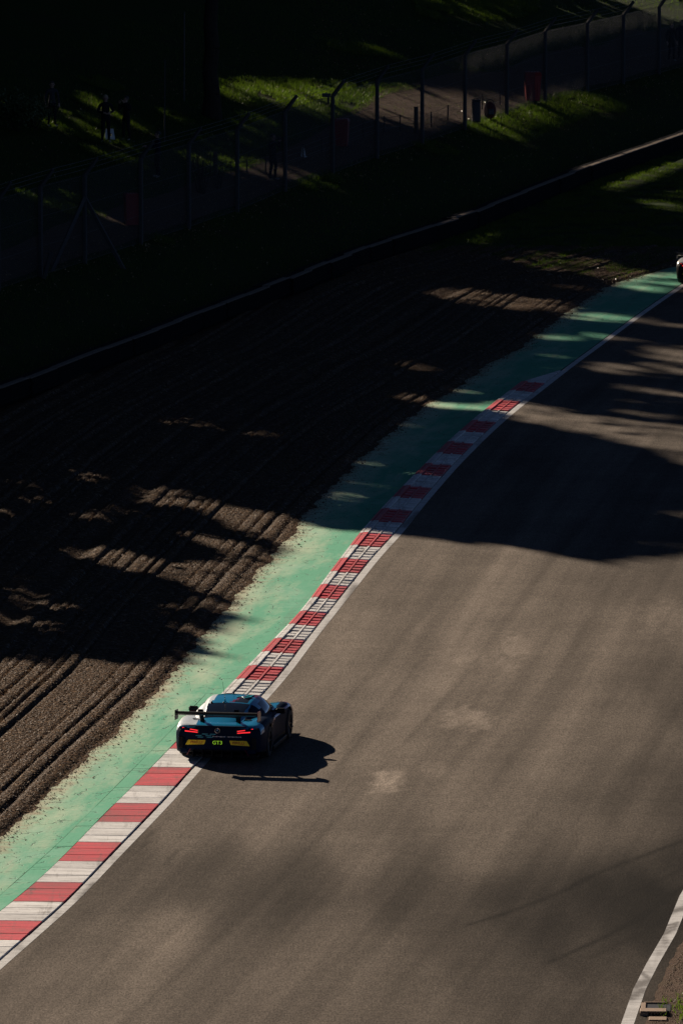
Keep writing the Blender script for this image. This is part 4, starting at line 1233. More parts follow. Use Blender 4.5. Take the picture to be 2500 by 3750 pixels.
# ------------------------------------------------------------------ grass, fallen leaves, loose stones
def mat_blade():
    m = bpy.data.materials.new('grass_blade'); m.use_nodes = True; t = m.node_tree; t.nodes.clear()
    oc = objco(t); n = noise(t, oc, 0.8, 3)
    c = mixc(t, n, (0.036, 0.066, 0.009), (0.105, 0.125, 0.018))
    d = t.nodes.new('ShaderNodeBsdfPrincipled'); d.inputs['Roughness'].default_value = 0.45; t.links.new(c, d.inputs['Base Color'])
    tr = t.nodes.new('ShaderNodeBsdfTranslucent'); t.links.new(mixc(t, 1.0, c, (1.3, 1.6, 0.7), 'MULTIPLY'), tr.inputs['Color'])
    mx = t.nodes.new('ShaderNodeMixShader'); mx.inputs[0].default_value = 0.55
    t.links.new(d.outputs[0], mx.inputs[1]); t.links.new(tr.outputs[0], mx.inputs[2])
    o = t.nodes.new('ShaderNodeOutputMaterial'); t.links.new(mx.outputs[0], o.inputs[0])
    return m
M['blade'] = mat_blade()
M['verge_blade'] = simple('verge_blade', (0.035, 0.070, 0.012), 0.5, spec=0.3, noise=0.5, nscale=3)
def blades(name, P, h0, h1, wd):
    n = len(P); an = rng.uniform(0, 6.28, n); h = rng.uniform(h0, h1, n)
    d = np.stack([np.cos(an), np.sin(an), np.zeros(n)], 1) * wd
    ln = rng.normal(size=(n, 2)) * 0.35 * h[:, None]
    tip = P + np.stack([ln[:, 0], ln[:, 1], h], 1)
    V = np.stack([P - d, P + d, tip], 1).reshape(-1, 3)
    me = quads_mesh(name, V, np.arange(3 * n).reshape(n, 3))
    o = link(name, me, None, M['blade']); o['kind'] = 'stuff'
    return o
def in_view(P, m=40):
    cp, sp_ = math.cos(PITCH), math.sin(PITCH)
    dep = P[:, 1] * cp - (P[:, 2] - CAM_H) * sp_
    u = 1250 + P[:, 0] / dep * FPX; v = 1875 - (P[:, 1] * sp_ + (P[:, 2] - CAM_H) * cp) / dep * FPX
    return (u > -m) & (u < 2500 + m) & (v > -m) & (v < 3750 + m)
def clumpy(P, k=0.35):
    return fbm(P[:, 0] * 1.3, P[:, 1] * 0.9, 91) > k
X = rng.uniform(-16, 18, 900000); Y = bar_y(X) + rng.uniform(1.5, 85, len(X)); P = np.stack([X, Y, gz(X, Y) + 0.03], 1)
P = P[in_view(P)]
on_path = (P[:, 1] > path_y(P[:, 0]) + 1.6) & (P[:, 1] < path_y(P[:, 0]) + np.interp(P[:, 0], [-18, -6, -2, 2, 8, 24], [7, 9, 9, 16, 13, 12]))
l = lit_at(P)
P = P[clumpy(P, .33) & ~(on_path & (rng.random(len(P)) > 0.03)) & ((l > 0.06) | (rng.random(len(P)) < 0.05))]
blades('grass', P, 0.07, 0.17, 0.011)
X = rng.uniform(2, 14, 160000); Y = rng.uniform(286, 345, len(X)); P = np.stack([X, Y, 0 * X + 0.03], 1)
ok = (Y > np.interp(X, gb[:, 0], gb[:, 1]) + 0.25) & (Y < bar_y(X) - 0.3) & (X < ragged(Y) - 0.2)
P = P[ok & in_view(P)]; P = P[clumpy(P, .45)]
blades('grass', P, 0.05, 0.13, 0.010)
# fallen leaves
M['dry_leaf'] = simple('dry_leaf', (0.30, 0.19, 0.09), 0.35, noise=0.5, nscale=1.5)
X = rng.uniform(-14, 16, 30000); Y = bar_y(X) + rng.uniform(3, 70, len(X)); P = np.stack([X, Y, gz(X, Y) + 0.10], 1)
near = np.abs(P[:, 1] - path_y(P[:, 0]) - 1) < 5
P = P[in_view(P) & ((rng.random(len(P)) < 0.06) | near & (rng.random(len(P)) < 0.3))]
X = rng.uniform(4, 13, 1500); Y = rng.uniform(286, 300, len(X)); Q = np.stack([X, Y, 0 * X + 0.07], 1); ok = (Y > np.interp(X, gb[:, 0], gb[:, 1]) - 1.5) & (X < ragged(Y))
P = np.vstack([P, Q[ok]])
o = link('fallen_leaves', leaf_cards(P, 0.035, 'fallen_leaves'), None, M['dry_leaf']); o['kind'] = 'stuff'
# loose stones on the furrows
M['stone'] = simple('loose_stone', (0.100, 0.060, 0.031), 0.7, spec=0.15, noise=0.8, nscale=9)
ii = rng.integers(0, GX.shape[0] - 1, 900000); jj = rng.integers(3, GX.shape[1] - 1, 900000)
f1 = rng.random(len(ii)); f2 = rng.random(len(ii))
def gi(A): return (A[ii, jj] * (1 - f2) + A[ii, jj + 1] * f2) * (1 - f1) + (A[ii + 1, jj] * (1 - f2) + A[ii + 1, jj + 1] * f2) * f1
P = np.stack([gi(GX), gi(GY), gi(GZ) + 0.004], 1)
P = P[in_view(P, 10)]; l = lit_at(P)
P = P[((l > 0.1) & (rng.random(len(P)) < 0.5)) | (rng.random(len(P)) < 0.02)][:90000]
yy = rng.uniform(150, 290, 4500); Q = np.stack([ragged(yy) + rng.exponential(0.17, len(yy)), yy, 0 * yy + 0.022], 1); P = np.vstack([P, Q[in_view(Q, 10) & (Q[:, 0] < green_inner(yy))]])
n = len(P); r = rng.uniform(0.008, 0.024, (n, 1)) * (1 + 0.8 * (rng.random((n, 1)) > .93)); q = rng.uniform(.6, 1.3, (n, 3)) * (1, 1, .7); a = rng.uniform(0, 6.28, n)
ax = np.stack([np.cos(a), np.sin(a), rng.normal(size=n) * .3], 1) * r * q[:, :1]; ay = np.stack([-np.sin(a), np.cos(a), rng.normal(size=n) * .3], 1) * r * q[:, 1:2]; az = np.array((0, 0, 1.0)) * r * q[:, 2:]
V = np.stack([P + ax, P + ay, P - ax, P - ay, P + az, P - az], 1).reshape(-1, 3)
k = (np.arange(n) * 6)[:, None]
F = (k[:, :, None] + np.array([[0, 1, 4], [1, 2, 4], [2, 3, 4], [3, 0, 4]])[None]).reshape(-1, 3)
o = link('loose_gravel', quads_mesh('loose_gravel', V, F), None, M['stone']); o['kind'] = 'stuff'

# ------------------------------------------------------------------ near right corner: verge grass and the drain
vx = lambda y: c_right(y) + 0.60
Y = rng.uniform(148, 176, 9000); X = vx(Y) + rng.uniform(0.0, 1.6, len(Y)); P = np.stack([X, Y, 0 * X + 0.02], 1)
corner = hit(2500, 3715)
dcor = np.hypot(P[:, 0] - corner[0] - 0.25, (P[:, 1] - corner[1]) / 4)
P = P[(fbm(P[:, 0] * 2.2, P[:, 1] * 0.9, 95) > 0.62) | (dcor < 0.35)]
P = P[rng.random(len(P)) < 0.6]
blades('verge_grass', P, 0.04, 0.13, 0.012)
Y = rng.uniform(150, 156, 9000); X = corner[0] + rng.uniform(-0.3, 1.2, len(Y)); P = np.stack([X, Y, 0 * X + 0.02], 1)
P = P[np.hypot(P[:, 0] - corner[0] - 0.30, (P[:, 1] - corner[1]) / 4.5) < 0.40 + 0.15 * rng.random(len(P))]
P = P[rng.random(len(P)) < 0.22]
blades('verge_grass', P, 0.04, 0.09, 0.012)
Y = rng.uniform(148, 176, 9000); X = vx(Y) + rng.uniform(-0.05, 1.4, len(Y)); P = np.stack([X, Y, 0.02 + 0 * X], 1)
n = len(P); r = rng.uniform(0.006, 0.022, (n, 1)); a = rng.uniform(0, 6.28, n)
ax = np.stack([np.cos(a), np.sin(a), 0 * a], 1) * r; ay = np.stack([-np.sin(a), np.cos(a), 0 * a], 1) * r * .8; az = np.array((0, 0, .8)) * r
V = np.stack([P + ax, P + ay, P - ax, P - ay, P + az, P - az], 1).reshape(-1, 3); k = (np.arange(n) * 6)[:, None]
F = (k[:, :, None] + np.array([[0, 1, 4], [1, 2, 4], [2, 3, 4], [3, 0, 4]])[None]).reshape(-1, 3)
o = link('verge_stones', quads_mesh('verge_stones', V, F), None, M['stone']); o['kind'] = 'stuff'
M['buff'] = simple('buff_concrete', (0.25, 0.16, 0.10), 0.85, noise=0.35, nscale=14, bump=0.006)
q = hit(2390, 3722)
dr = set_props(empty('kerb_drain', (q[0], q[1], 0.0), -0.05), 'buff concrete kerb drain with a row of square holes at the verge', 'drain')
bm = bmesh.new(); add_box(bm, (0, 0.20, 0.075), (0.50, 0.34, 0.03)); bm_obj('top_slab', bm, M['buff'], dr, bevel=0.012)
for i in range(6):
    bm = bmesh.new(); x_ = -0.235 + i * 0.072 + (0.10 if i else 0); wd_ = 0.16 if i == 0 else 0.028
    add_box(bm, (-0.17 if i == 0 else -0.10 + i * 0.062, 0.06, 0.028), (wd_, 0.07, 0.066)); bm_obj('hole_bar', bm, M['buff'], dr, bevel=0.004)
bm = bmesh.new(); add_box(bm, (0, 0.42, 0.03), (0.49, 0.10, 0.07)); bm_obj('back', bm, M['black_plastic'], dr)
bm = bmesh.new(); add_box(bm, (0.09, -0.34, 0.022), (0.34, 0.34, 0.02)); bm_obj('front_slab', bm, M['buff'], dr, bevel=0.012)
bm = bmesh.new(); add_box(bm, (0.03, 1.15, 0.03), (0.42, 0.05, 0.05)); add_box(bm, (-0.19, 0.75, 0.03), (0.09, 0.74, 0.04)); bm_obj('rear_kerb', bm, M['buff'], dr, bevel=0.008)
bm = bmesh.new(); add_box(bm, (0.09, 0.75, 0.022), (0.45, 0.72, 0.01)); bm_obj('pit', bm, M['black_plastic'], dr)

# ------------------------------------------------------------------ the race cars
def paint_mat(name, col, rough=0.32, metal=0.35, coat=0.6, spec=0.5):
    m = simple(name, col, rough, metal, spec, coat)
    return m
M['c_blue'] = paint_mat('turquoise_paint', (0.008, 0.25, 0.47), 0.24, 0.0, 0.9)
M['c_pale'] = paint_mat('pale_blue_paint', (0.80, 0.86, 0.88), 0.34, 0.0)  # sun glare on the left haunch and cabin side, painted as pale colour
M['c_navy'] = paint_mat('navy_paint', (0.006, 0.014, 0.034), 0.5, 0.0, 0.0, 0.03)
M['c_pink'] = paint_mat('magenta_stripe', (0.20, 0.008, 0.045), 0.35, 0.1)
M['c_glass'] = simple('dark_glass', (0.008, 0.010, 0.012), 0.06, 0.0, 0.6)
M['carbon'] = simple('carbon_black', (0.010, 0.010, 0.011), 0.5, spec=0.12)
M['tyre'] = simple('tyre_rubber', (0.012, 0.012, 0.012), 0.8)
M['rim'] = simple('dark_rim', (0.05, 0.05, 0.052), 0.35, 0.8)
M['c_red'] = simple('tail_light', (0.5, 0.01, 0.01), 0.3, emit=(1.0, 0.03, 0.04), estr=0.75)
M['c_yellow'] = simple('yellow_board', (1.0, 0.70, 0.01), 0.5)
M['c_lime'] = simple('lime_sign', (0.3, 0.6, 0.02), 0.5, emit=(0.50, 1.0, 0.05), estr=0.22)
M['c_text_red'] = simple('red_print', (0.45, 0.01, 0.012), 0.5)
M['c_silver'] = simple('chrome', (0.6, 0.6, 0.62), 0.25, 0.9)
M['c_teal_print'] = simple('teal_print', (0.02, 0.30, 0.38), 0.4)
M['c_pale_print'] = simple('pale_print', (0.55, 0.55, 0.57), 0.4)

def smooth_interp(xk, yk, x):
    """Catmull-Rom through knots"""
    xk = np.asarray(xk, float); yk = np.asarray(yk, float)
    mks = np.gradient(yk, xk)
    i = np.clip(np.searchsorted(xk, x) - 1, 0, len(xk) - 2)
    h = xk[i + 1] - xk[i]; t = (x - xk[i]) / h
    return ((2 * t ** 3 - 3 * t ** 2 + 1) * yk[i] + (t ** 3 - 2 * t ** 2 + t) * h * mks[i] + (-2 * t ** 3 + 3 * t ** 2) * yk[i + 1] + (t ** 3 - t ** 2) * h * mks[i + 1])
YA_R, YA_F = -1.30, 1.33
BST = np.array([  # y, half width, bottom, fender top, centre top
    (-2.30, 0.880, 0.30, 0.760, 0.800), (-2.20, 0.945, 0.22, 0.815, 0.835), (-2.00, 0.985, 0.18, 0.850, 0.850), (-1.60, 1.015, 0.14, 0.885, 0.870), (-1.25, 1.022, 0.13, 0.890, 0.880),
    (-0.80, 0.990, 0.12, 0.850, 0.880), (-0.35, 0.945, 0.12, 0.810, 0.870), (0.30, 0.940, 0.12, 0.800, 0.860), (0.80, 0.970, 0.12, 0.830, 0.850), (1.25, 1.005, 0.12, 0.850, 0.820),
    (1.65, 1.000, 0.12, 0.800, 0.770), (2.05, 0.945, 0.12, 0.690, 0.680), (2.30, 0.840, 0.13, 0.580, 0.580), (2.42, 0.700, 0.16, 0.480, 0.500)])
def body_section(w_, zb, zs, zc):
    return np.array([(0.0, zb), (w_ * .55, zb), (w_ * .93, zb + .01), (w_ * .985, zb + .09), (w_, zb * .5 + zs * .5 - .06), (w_ * 1.0, zs - .20), (w_ * .975, zs - .08), (w_ * .90, zs - .015), (w_ * .78, zs + .004),
                     (w_ * .62, (zs + zc) / 2), (w_ * .42, zc), (w_ * .2, zc + .008), (0.0, zc + .01)])
def loft(sec, ys, nsub):
    rows_ = []
    for y in ys:
        s_ = sec(y); k_ = np.arange(len(s_)); kk = np.linspace(0, len(s_) - 1, nsub)
        x = smooth_interp(k_, s_[:, 0], kk); z = smooth_interp(k_, s_[:, 1], kk)
        x = np.clip(x, 0, None)
        rows_.append(np.stack([np.concatenate([-x[::-1][:-1], x]) * 1.0, np.full(2 * nsub - 1, y), np.concatenate([z[::-1][:-1], z])], -1))
    return np.array(rows_)
def sub_mesh(P, mask):
    r, c = P.shape[:2]; i = np.arange(r * c).reshape(r, c)
    F = np.stack([i[:-1, :-1], i[1:, :-1], i[1:, 1:], i[:-1, 1:]], -1)[mask]
    used = np.unique(F); remap_ = np.full(r * c, -1); remap_[used] = np.arange(len(used))
    return P.reshape(-1, 3)[used], remap_[F]
def text_obj(name, body, size, mat, parent, loc, rot, ext=0.004, sx=1.0):
    cu = bpy.data.curves.new(name, 'FONT'); cu.body = body; cu.size = size; cu.extrude = ext; cu.align_x = 'CENTER'; cu.align_y = 'CENTER'; cu.resolution_u = 3
    tmp = bpy.data.objects.new('tmp', cu); COL.objects.link(tmp)
    me = bpy.data.meshes.new_from_object(tmp.evaluated_get(bpy.context.evaluated_depsgraph_get())); bpy.data.objects.remove(tmp)
    o = link(name, me, parent, mat); me.materials.clear(); me.materials.append(mat)
    o.location = loc; o.rotation_euler = rot; o.scale = (sx, 1, 1)
    return o
def make_car():
    root = empty('race_car')
    ys = np.unique(np.concatenate([np.linspace(-2.30, 2.42, 110), BST[:, 0]]))
    def sec(y): return body_section(*[smooth_interp(BST[:, 0], BST[:, i], y) for i in range(1, 5)])
    P = loft(sec, ys, 49)
    cen = (P[:-1, :-1] + P[1:, :-1] + P[1:, 1:] + P[:-1, 1:]) / 4
    arch = np.zeros(cen.shape[:2], bool)
    for ya in (YA_R, YA_F): arch |= (np.hypot(cen[..., 1] - ya, cen[..., 2] - 0.345) < 0.405) & (np.abs(cen[..., 0]) > 0.60)
    V, F = sub_mesh(P, ~arch)
    # closing faces, rear and front
    def cap_ring(row):
        base = len(V_) ; V_.extend(row.tolist()); c = row.mean(0); V_.append(c.tolist())
        for i in range(len(row) - 1): F_.append((base + i, base + i + 1, base + len(row)))
        F_.append((base + len(row) - 1, base, base + len(row)))
    V_ = V.tolist(); F_ = [tuple(f) for f in F]; cap_ring(P[0]); cap_ring(P[-1][::-1])
    me = bpy.data.meshes.new('body'); me.from_pydata(V_, [], F_); me.update()
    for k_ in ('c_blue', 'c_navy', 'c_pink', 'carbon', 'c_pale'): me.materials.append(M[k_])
    for p in me.polygons:
        c = p.center; p.use_smooth = len(p.vertices) == 4
        mi = 0
        if c.z < 0.63 + 0.04 * (c.y + 2.3) * (c.x > 0): mi = 1
        if c.y < -2.18 and c.z < 0.775: mi = 1
        if c.x > 0.80 and c.y > -1.9: mi = 1
        if c.x > 0.86 and abs(c.z - (0.66 + 0.05 * (c.y + 1))) < 0.022 and c.y > -1.2: mi = 2
        if c.x > 0.70 and 1.35 < c.y < 1.75 and c.z > 0.3: mi = 2
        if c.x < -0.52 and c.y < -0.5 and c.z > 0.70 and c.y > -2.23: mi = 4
        if c.z < 0.24: mi = 3
        if abs(c.x) > 0.45 and c.z > 0.70 and 0.98 < c.y < 1.62 and abs(c.x) < 0.86 and int((c.y + 5) / 0.10) % 2: mi = 3
        p.material_index = mi
    body = link('body', me, root)
    bm = bmesh.new()
    for ya in (YA_R, YA_F):
        for sg in (-1, 1):
            pts = []
            for i in range(15):
                a = math.pi * i / 14; pts.append((ya + 0.415 * math.cos(a), 0.345 + 0.415 * math.sin(a)))
            xs_ = (sg * 0.60, sg * (1.0 if ya < 0 else 0.985))
            ring = [[bm.verts.new((x_, y_, z_)) for y_, z_ in pts] for x_ in xs_]
            for i in range(14): bm.faces.new((ring[0][i], ring[0][i + 1], ring[1][i + 1], ring[1][i]))
            bm.faces.new(ring[0])
    bm_obj('wheel_housing', bm, M['carbon'], body)
    # cabin
    G = np.array([(-2.05, .36, .34, .80, .835), (-1.75, .60, .44, .80, .905), (-1.30, .72, .475, .80, 1.025), (-0.90, .78, .505, .80, 1.110), (-0.40, .79, .535, .79, 1.175), (0.05, .78, .545, .78, 1.180),
                  (0.40, .76, .53, .77, 1.110), (0.85, .72, .50, .76, .955), (1.20, .62, .42, .74, .835)])
    def gsec(y):
        wb, wt, zb, zt = [smooth_interp(G[:, 0], G[:, i], y) for i in range(1, 5)]
        return np.array([(wb, zb - .02), (wb, zb), (wb * .98, zb + (zt - zb) * .3), (wb * .4 + wt * .6, zb + (zt - zb) * .72), (wt, zt - .035), (wt * .88, zt - .008), (wt * .5, zt + .010), (0, zt + .016)])
    ysg = np.linspace(-2.05, 1.20, 80)
    Pg = loft(gsec, ysg, 33)
    cg = (Pg[:-1, :-1] + Pg[1:, :-1] + Pg[1:, 1:] + Pg[:-1, 1:]) / 4
    top = np.array([gsec(y)[4] for y in ysg]); wt_c = np.interp(cg[..., 1], ysg, top[:, 0]); zt_c = np.interp(cg[..., 1], ysg, top[:, 1])
    ax_ = np.abs(cg[..., 0])
    upper = (ax_ < wt_c * 0.93)
    rear = upper & (cg[..., 1] > -1.72) & (cg[..., 1] < -0.86)
    front = upper & (cg[..., 1] > 0.20) & (cg[..., 1] < 1.02)
    sd = (~upper) & (ax_ > wt_c * 1.0) & (cg[..., 1] > -0.62) & (cg[..., 1] < 0.72) & (cg[..., 2] > 0.87) & (cg[..., 2] < zt_c - 0.045)
    sr = sd & (cg[..., 0] > 0); sl = sd & (cg[..., 0] < 0)
    V, F = sub_mesh(Pg, ~(rear | front | sd))
    me = quads_mesh('cabin', V, F)
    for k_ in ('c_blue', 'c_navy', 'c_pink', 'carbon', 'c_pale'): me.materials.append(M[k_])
    for p in me.polygons:
        c = p.center; p.use_smooth = True
        mi = 0
        edge_ = 0.02 + 0.34 * (c.y + 0.86)
        if c.x > edge_ + 0.05: mi = 1
        elif c.x > edge_ - 0.02: mi = 2
        if c.x > 0.42: mi = 0 if c.y < -0.3 else 2
        if c.x > 0.50 and c.z < 1.0: mi = 1
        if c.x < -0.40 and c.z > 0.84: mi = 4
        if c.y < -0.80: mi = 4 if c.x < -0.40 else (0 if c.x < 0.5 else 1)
        p.material_index = mi
    cab = link('cabin', me, root)
    for nm, mk in (('rear_window', rear), ('windscreen', front), ('side_window', sr), ('side_window', sl)):
        V, F = sub_mesh(Pg, mk); me = quads_mesh(nm, V, F); link(nm, me, root, M['c_glass'], smooth=True)
    # black surround of the rear window
    # wing on swan necks
    wing = empty('rear_wing', (0, 0, 0), 0, root)
    bm = bmesh.new()
    n = 12; prof = []
    for i in range(n + 1):
        t_ = i / n; prof.append((-2.42 + 0.34 * t_, 1.135 - 0.05 * t_ + 0.030 * math.sqrt(t_) * (1 - t_) * 2))
    for i in range(n, -1, -1):
        t_ = i / n; prof.append((-2.42 + 0.34 * t_, 1.100 - 0.055 * t_ - 0.030 * math.sin(math.pi * t_)))
    vl = [bm.verts.new((-0.925, y, z)) for y, z in prof]; vr = [bm.verts.new((0.925, y, z)) for y, z in prof]
    for i in range(len(prof)): bm.faces.new((vl[i], vl[(i + 1) % len(prof)], vr[(i + 1) % len(prof)], vr[i]))
    bm.faces.new(vl); bm.faces.new(vr[::-1])
    bm_obj('wing_blade', bm, M['carbon'], wing)
    for sg in (-1, 1):
        bm = bmesh.new(); slab_pts = [(-2.46, 0.96), (-2.46, 1.18), (-2.12, 1.16), (-2.06, 1.08), (-2.10, 0.94)]
        a = [bm.verts.new((sg * 0.928, y, z)) for y, z in slab_pts]; b = [bm.verts.new((sg * 0.940, y, z)) for y, z in slab_pts]
        bm.faces.new(a); bm.faces.new(b[::-1])
        for i in range(5): bm.faces.new((a[i], b[i], b[(i + 1) % 5], a[(i + 1) % 5]))
        bm_obj('end_plate', bm, M['c_pink'] if sg > 0 else M['carbon'], wing)
        bm = bmesh.new()
        nk = [(-1.86, 0.80, .055), (-1.95, 0.90, .05), (-2.03, 1.02, .04), (-2.10, 1.14, .035), (-2.18, 1.165, .03), (-2.24, 1.13, .03)]
        for (y0, z0_, r0), (y1, z1_, r1) in zip(nk[:-1], nk[1:]):
            c0 = Vector((sg * 0.41, (y0 + y1) / 2, (z0_ + z1_) / 2)); d = Vector((0, y1 - y0, z1_ - z0_))
            rot = d.to_track_quat('Z', 'X').to_matrix().to_4x4()
            add_box(bm, c0, (0.10, 0.022, d.length * 1.12) if False else (0.022, 0.10, d.length * 1.15), rot)
        add_box(bm, (sg * 0.41, -1.88, 0.865), (0.05, 0.14, 0.06))
        bm_obj('swan_neck', bm, M['carbon'], wing)
    # rear fascia
    def strip_light(sg, z, x0, x1, zz):
        bm = bmesh.new(); pts = [(sg * x0, z), (sg * x1, z + zz), (sg * x1, z + zz + 0.024), (sg * x0, z + 0.018)]
        yb = lambda x: -2.318 + max(0, abs(x) - 0.72) * 0.45
        a = [bm.verts.new((x, yb(x), zq)) for x, zq in pts]; b = [bm.verts.new((x, yb(x) + 0.05, zq)) for x, zq in pts]
        bm.faces.new(a); bm.faces.new(b[::-1])
        for i in range(4): bm.faces.new((a[i], b[i], b[(i + 1) % 4], a[(i + 1) % 4]))
        return bm
    for sg in (-1, 1):
        bm = bmesh.new()
        pts = [(0.42, 0.655), (0.80, 0.650), (0.89, 0.70), (0.885, 0.79), (0.62, 0.765), (0.42, 0.735)]
        yb = lambda x: -2.306 + max(0, abs(x) - 0.72) * 0.45
        a = [bm.verts.new((sg * x, yb(x), z)) for x, z in pts]; b = [bm.verts.new((sg * x, yb(x) + 0.06, z)) for x, z in pts]
        bm.faces.new(a); bm.faces.new(b[::-1])
        for i in range(6): bm.faces.new((a[i], b[i], b[(i + 1) % 6], a[(i + 1) % 6]))
        lamp = bm_obj('tail_lamp', bm, M['c_glass'], root)
        for z, x0, x1, zz in ((0.705, 0.45, 0.80, 0.045), (0.663, 0.45, 0.74, 0.022)):
            bm_obj('light_strip', strip_light(sg, z, x0, x1, zz), M['c_red'], lamp)
        # boards
        bm = bmesh.new(); pts = [(0.30, 0.50), (0.73, 0.50), (0.76 if sg > 0 else 0.74, 0.405), (0.72, 0.375), (0.34, 0.405)]
        pts = [(0.27, 0.50), (0.66, 0.50), (0.73, 0.385), (0.30, 0.405)]
        a = [bm.verts.new((sg * x, -2.316, z)) for x, z in pts]; b = [bm.verts.new((sg * x, -2.29, z)) for x, z in pts]
        bm.faces.new(a); bm.faces.new(b[::-1])
        for i in range(4): bm.faces.new((a[i], b[i], b[(i + 1) % 4], a[(i + 1) % 4]))
        brd = bm_obj('sponsor_board', bm, M['c_yellow'], root)
        text_obj('lettering', 'PIRELLI', 0.085, M['c_text_red'], brd, (sg * 0.475, -2.318, 0.448), (math.pi / 2, 0, 0), 0.003, 1.05)
        # bumper corner and its dark intake
        bm = bmesh.new(); add_box(bm, (sg * 0.80, -2.235, 0.40), (0.20, 0.13, 0.42)); 
        for v in bm.verts:
            if v.co.z < 0.4: v.co.x -= sg * 0.05
        bm_obj('bumper_corner', bm, M['c_navy'], root, bevel=0.03)
        bm = bmesh.new(); add_box(bm, (sg * 0.83, -2.306, 0.44), (0.10, 0.02, 0.26)); bm_obj('side_intake', bm, M['carbon'], root, bevel=0.008)
        # wheels
        for ya, rr, wd_ in ((YA_R, 0.355, 0.33), (YA_F, 0.34, 0.32)):
            wh = empty('wheel', (sg * (1.015 - wd_ / 2), ya, rr), 0, root)
            bm = bmesh.new()
            pf = [(rr * .66, -wd_ / 2), (rr * .92, -wd_ / 2), (rr, -wd_ * .38), (rr, wd_ * .38), (rr * .92, wd_ / 2), (rr * .66, wd_ / 2)]
            ringv = [[bm.verts.new((x_, r_ * math.cos(2 * math.pi * i / 28), r_ * math.sin(2 * math.pi * i / 28))) for r_, x_ in pf] for i in range(28)]
            for i in range(28):
                for q in range(6): bm.faces.new((ringv[i][q], ringv[(i + 1) % 28][q], ringv[(i + 1) % 28][(q + 1) % 6], ringv[i][(q + 1) % 6]))
            bm_obj('tyre', bm, M['tyre'], wh, smooth=False)
            bm = bmesh.new()
            for i in range(10):
                a = 2 * math.pi * i / 10
                add_tube(bm, (sg * wd_ * .36, 0.05 * math.cos(a), 0.05 * math.sin(a)), (sg * wd_ * .44, rr * .66 * math.cos(a), rr * .66 * math.sin(a)), 0.022, 0.018, 5)
            add_tube(bm, (sg * wd_ * .30, 0, 0), (sg * wd_ * .42, 0, 0), 0.07, 0.05, 12); add_tube(bm, (sg * wd_ * .1, 0, 0), (sg * wd_ * .14, 0, 0), rr * .66, rr * .66, 24)
            bm_obj('rim', bm, M['rim'], wh)
        # mirror
        mr = empty('mirror', (0, 0, 0), 0, root)
        bm = bmesh.new(); add_box(bm, (sg * 1.0, 0.16, 0.82), (0.21, 0.11, 0.12)); bm_obj('mirror_shell', bm, M['carbon'], mr, bevel=0.025)
        bm = bmesh.new(); add_tube(bm, (sg * 0.70, 0.20, 0.80), (sg * 0.92, 0.17, 0.82), 0.018, None, 6); bm_obj('mirror_arm', bm, M['carbon'], mr)
        bm = bmesh.new(); add_box(bm, (sg * 0.965, 0.02, 0.13), (0.10, 1.7, 0.09)); bm_obj('side_skirt', bm, M['carbon'], root, bevel=0.01)
        # deck vents
        bm = bmesh.new(); add_box(bm, (sg * 0.60, -1.72, 0.888), (0.13, 0.05, 0.012)); bm_obj('deck_vent', bm, M['carbon'], root)
    # gt sign, emblem, prints
    bm = bmesh.new(); add_box(bm, (0, -2.31, 0.445), (0.27, 0.02, 0.115)); gs = bm_obj('class_sign', bm, M['carbon'], root, bevel=0.004)
    text_obj('lettering', 'GT3', 0.115, M['c_lime'], gs, (0, -2.322, 0.446), (math.pi / 2, 0, 0), 0.003, 1.1)
    em = empty('emblem', (0.0, -2.322, 0.722), 0, root)
    bm = bmesh.new(); rg = []
    for i in range(20):
        a0 = 2 * math.pi * i / 20; a1 = 2 * math.pi * (i + 1) / 20
        add_tube(bm, (0.055 * math.cos(a0), 0, 0.055 * math.sin(a0)), (0.055 * math.cos(a1), 0, 0.055 * math.sin(a1)), 0.007, None, 5)
    bm_obj('ring', bm, M['c_silver'], em)
    bm = bmesh.new()
    for i in range(3):
        a = math.pi / 2 + i * 2 * math.pi / 3; add_tube(bm, (0, 0, 0), (0.053 * math.cos(a), 0, 0.053 * math.sin(a)), 0.013, 0.003, 4)
    bm_obj('star', bm, M['c_silver'], em)
    for i, (x0, z0_) in enumerate(((-0.36, 0.625), (-0.18, 0.625), (-0.50, 0.590), (-0.28, 0.590), (-0.46, 0.555), (-0.25, 0.555))):
        bm = bmesh.new(); pts = [(x0, z0_), (x0 + 0.13, z0_), (x0 + 0.15, z0_ + 0.02), (x0 + 0.02, z0_ + 0.02)]
        a = [bm.verts.new((x, -2.312, z)) for x, z in pts]; b = [bm.verts.new((x, -2.30, z)) for x, z in pts]
        bm.faces.new(a); bm.faces.new(b[::-1])
        for k_ in range(4): bm.faces.new((a[k_], b[k_], b[(k_ + 1) % 4], a[(k_ + 1) % 4]))
        bm_obj('bar_mark', bm, M['c_teal_print'], root)
    bm = bmesh.new()
    for i in range(22):
        if i not in (10,): add_box(bm, (-0.10 + i * 0.030, -2.310, 0.585), (0.018, 0.01, 0.018 if i % 3 else 0.026))
    bm_obj('fine_print', bm, M['c_pale_print'], root)
    # trunk lid lip, diffuser
    bm = bmesh.new(); add_box(bm, (0, -2.30, 0.812), (1.30, 0.07, 0.025)); bm_obj('tail_lip', bm, M['c_navy'], root, bevel=0.008)
    df = empty('diffuser', (0, 0, 0), 0, root)
    bm = bmesh.new(); add_box(bm, (0, -2.20, 0.30), (1.30, 0.14, 0.12)); bm_obj('diffuser_box', bm, M['carbon'], df, bevel=0.02)
    for i in range(6):
        bm = bmesh.new(); add_box(bm, (-0.55 + i * 0.22, -2.22, 0.19), (0.015, 0.34, 0.16)); bm_obj('fin', bm, M['carbon'], df)
    bm = bmesh.new()
    for sg in (-1, 1): add_tube(bm, (sg * 0.58, -2.285, 0.36), (sg * 0.70, -2.285, 0.16), 0.012, None, 5)
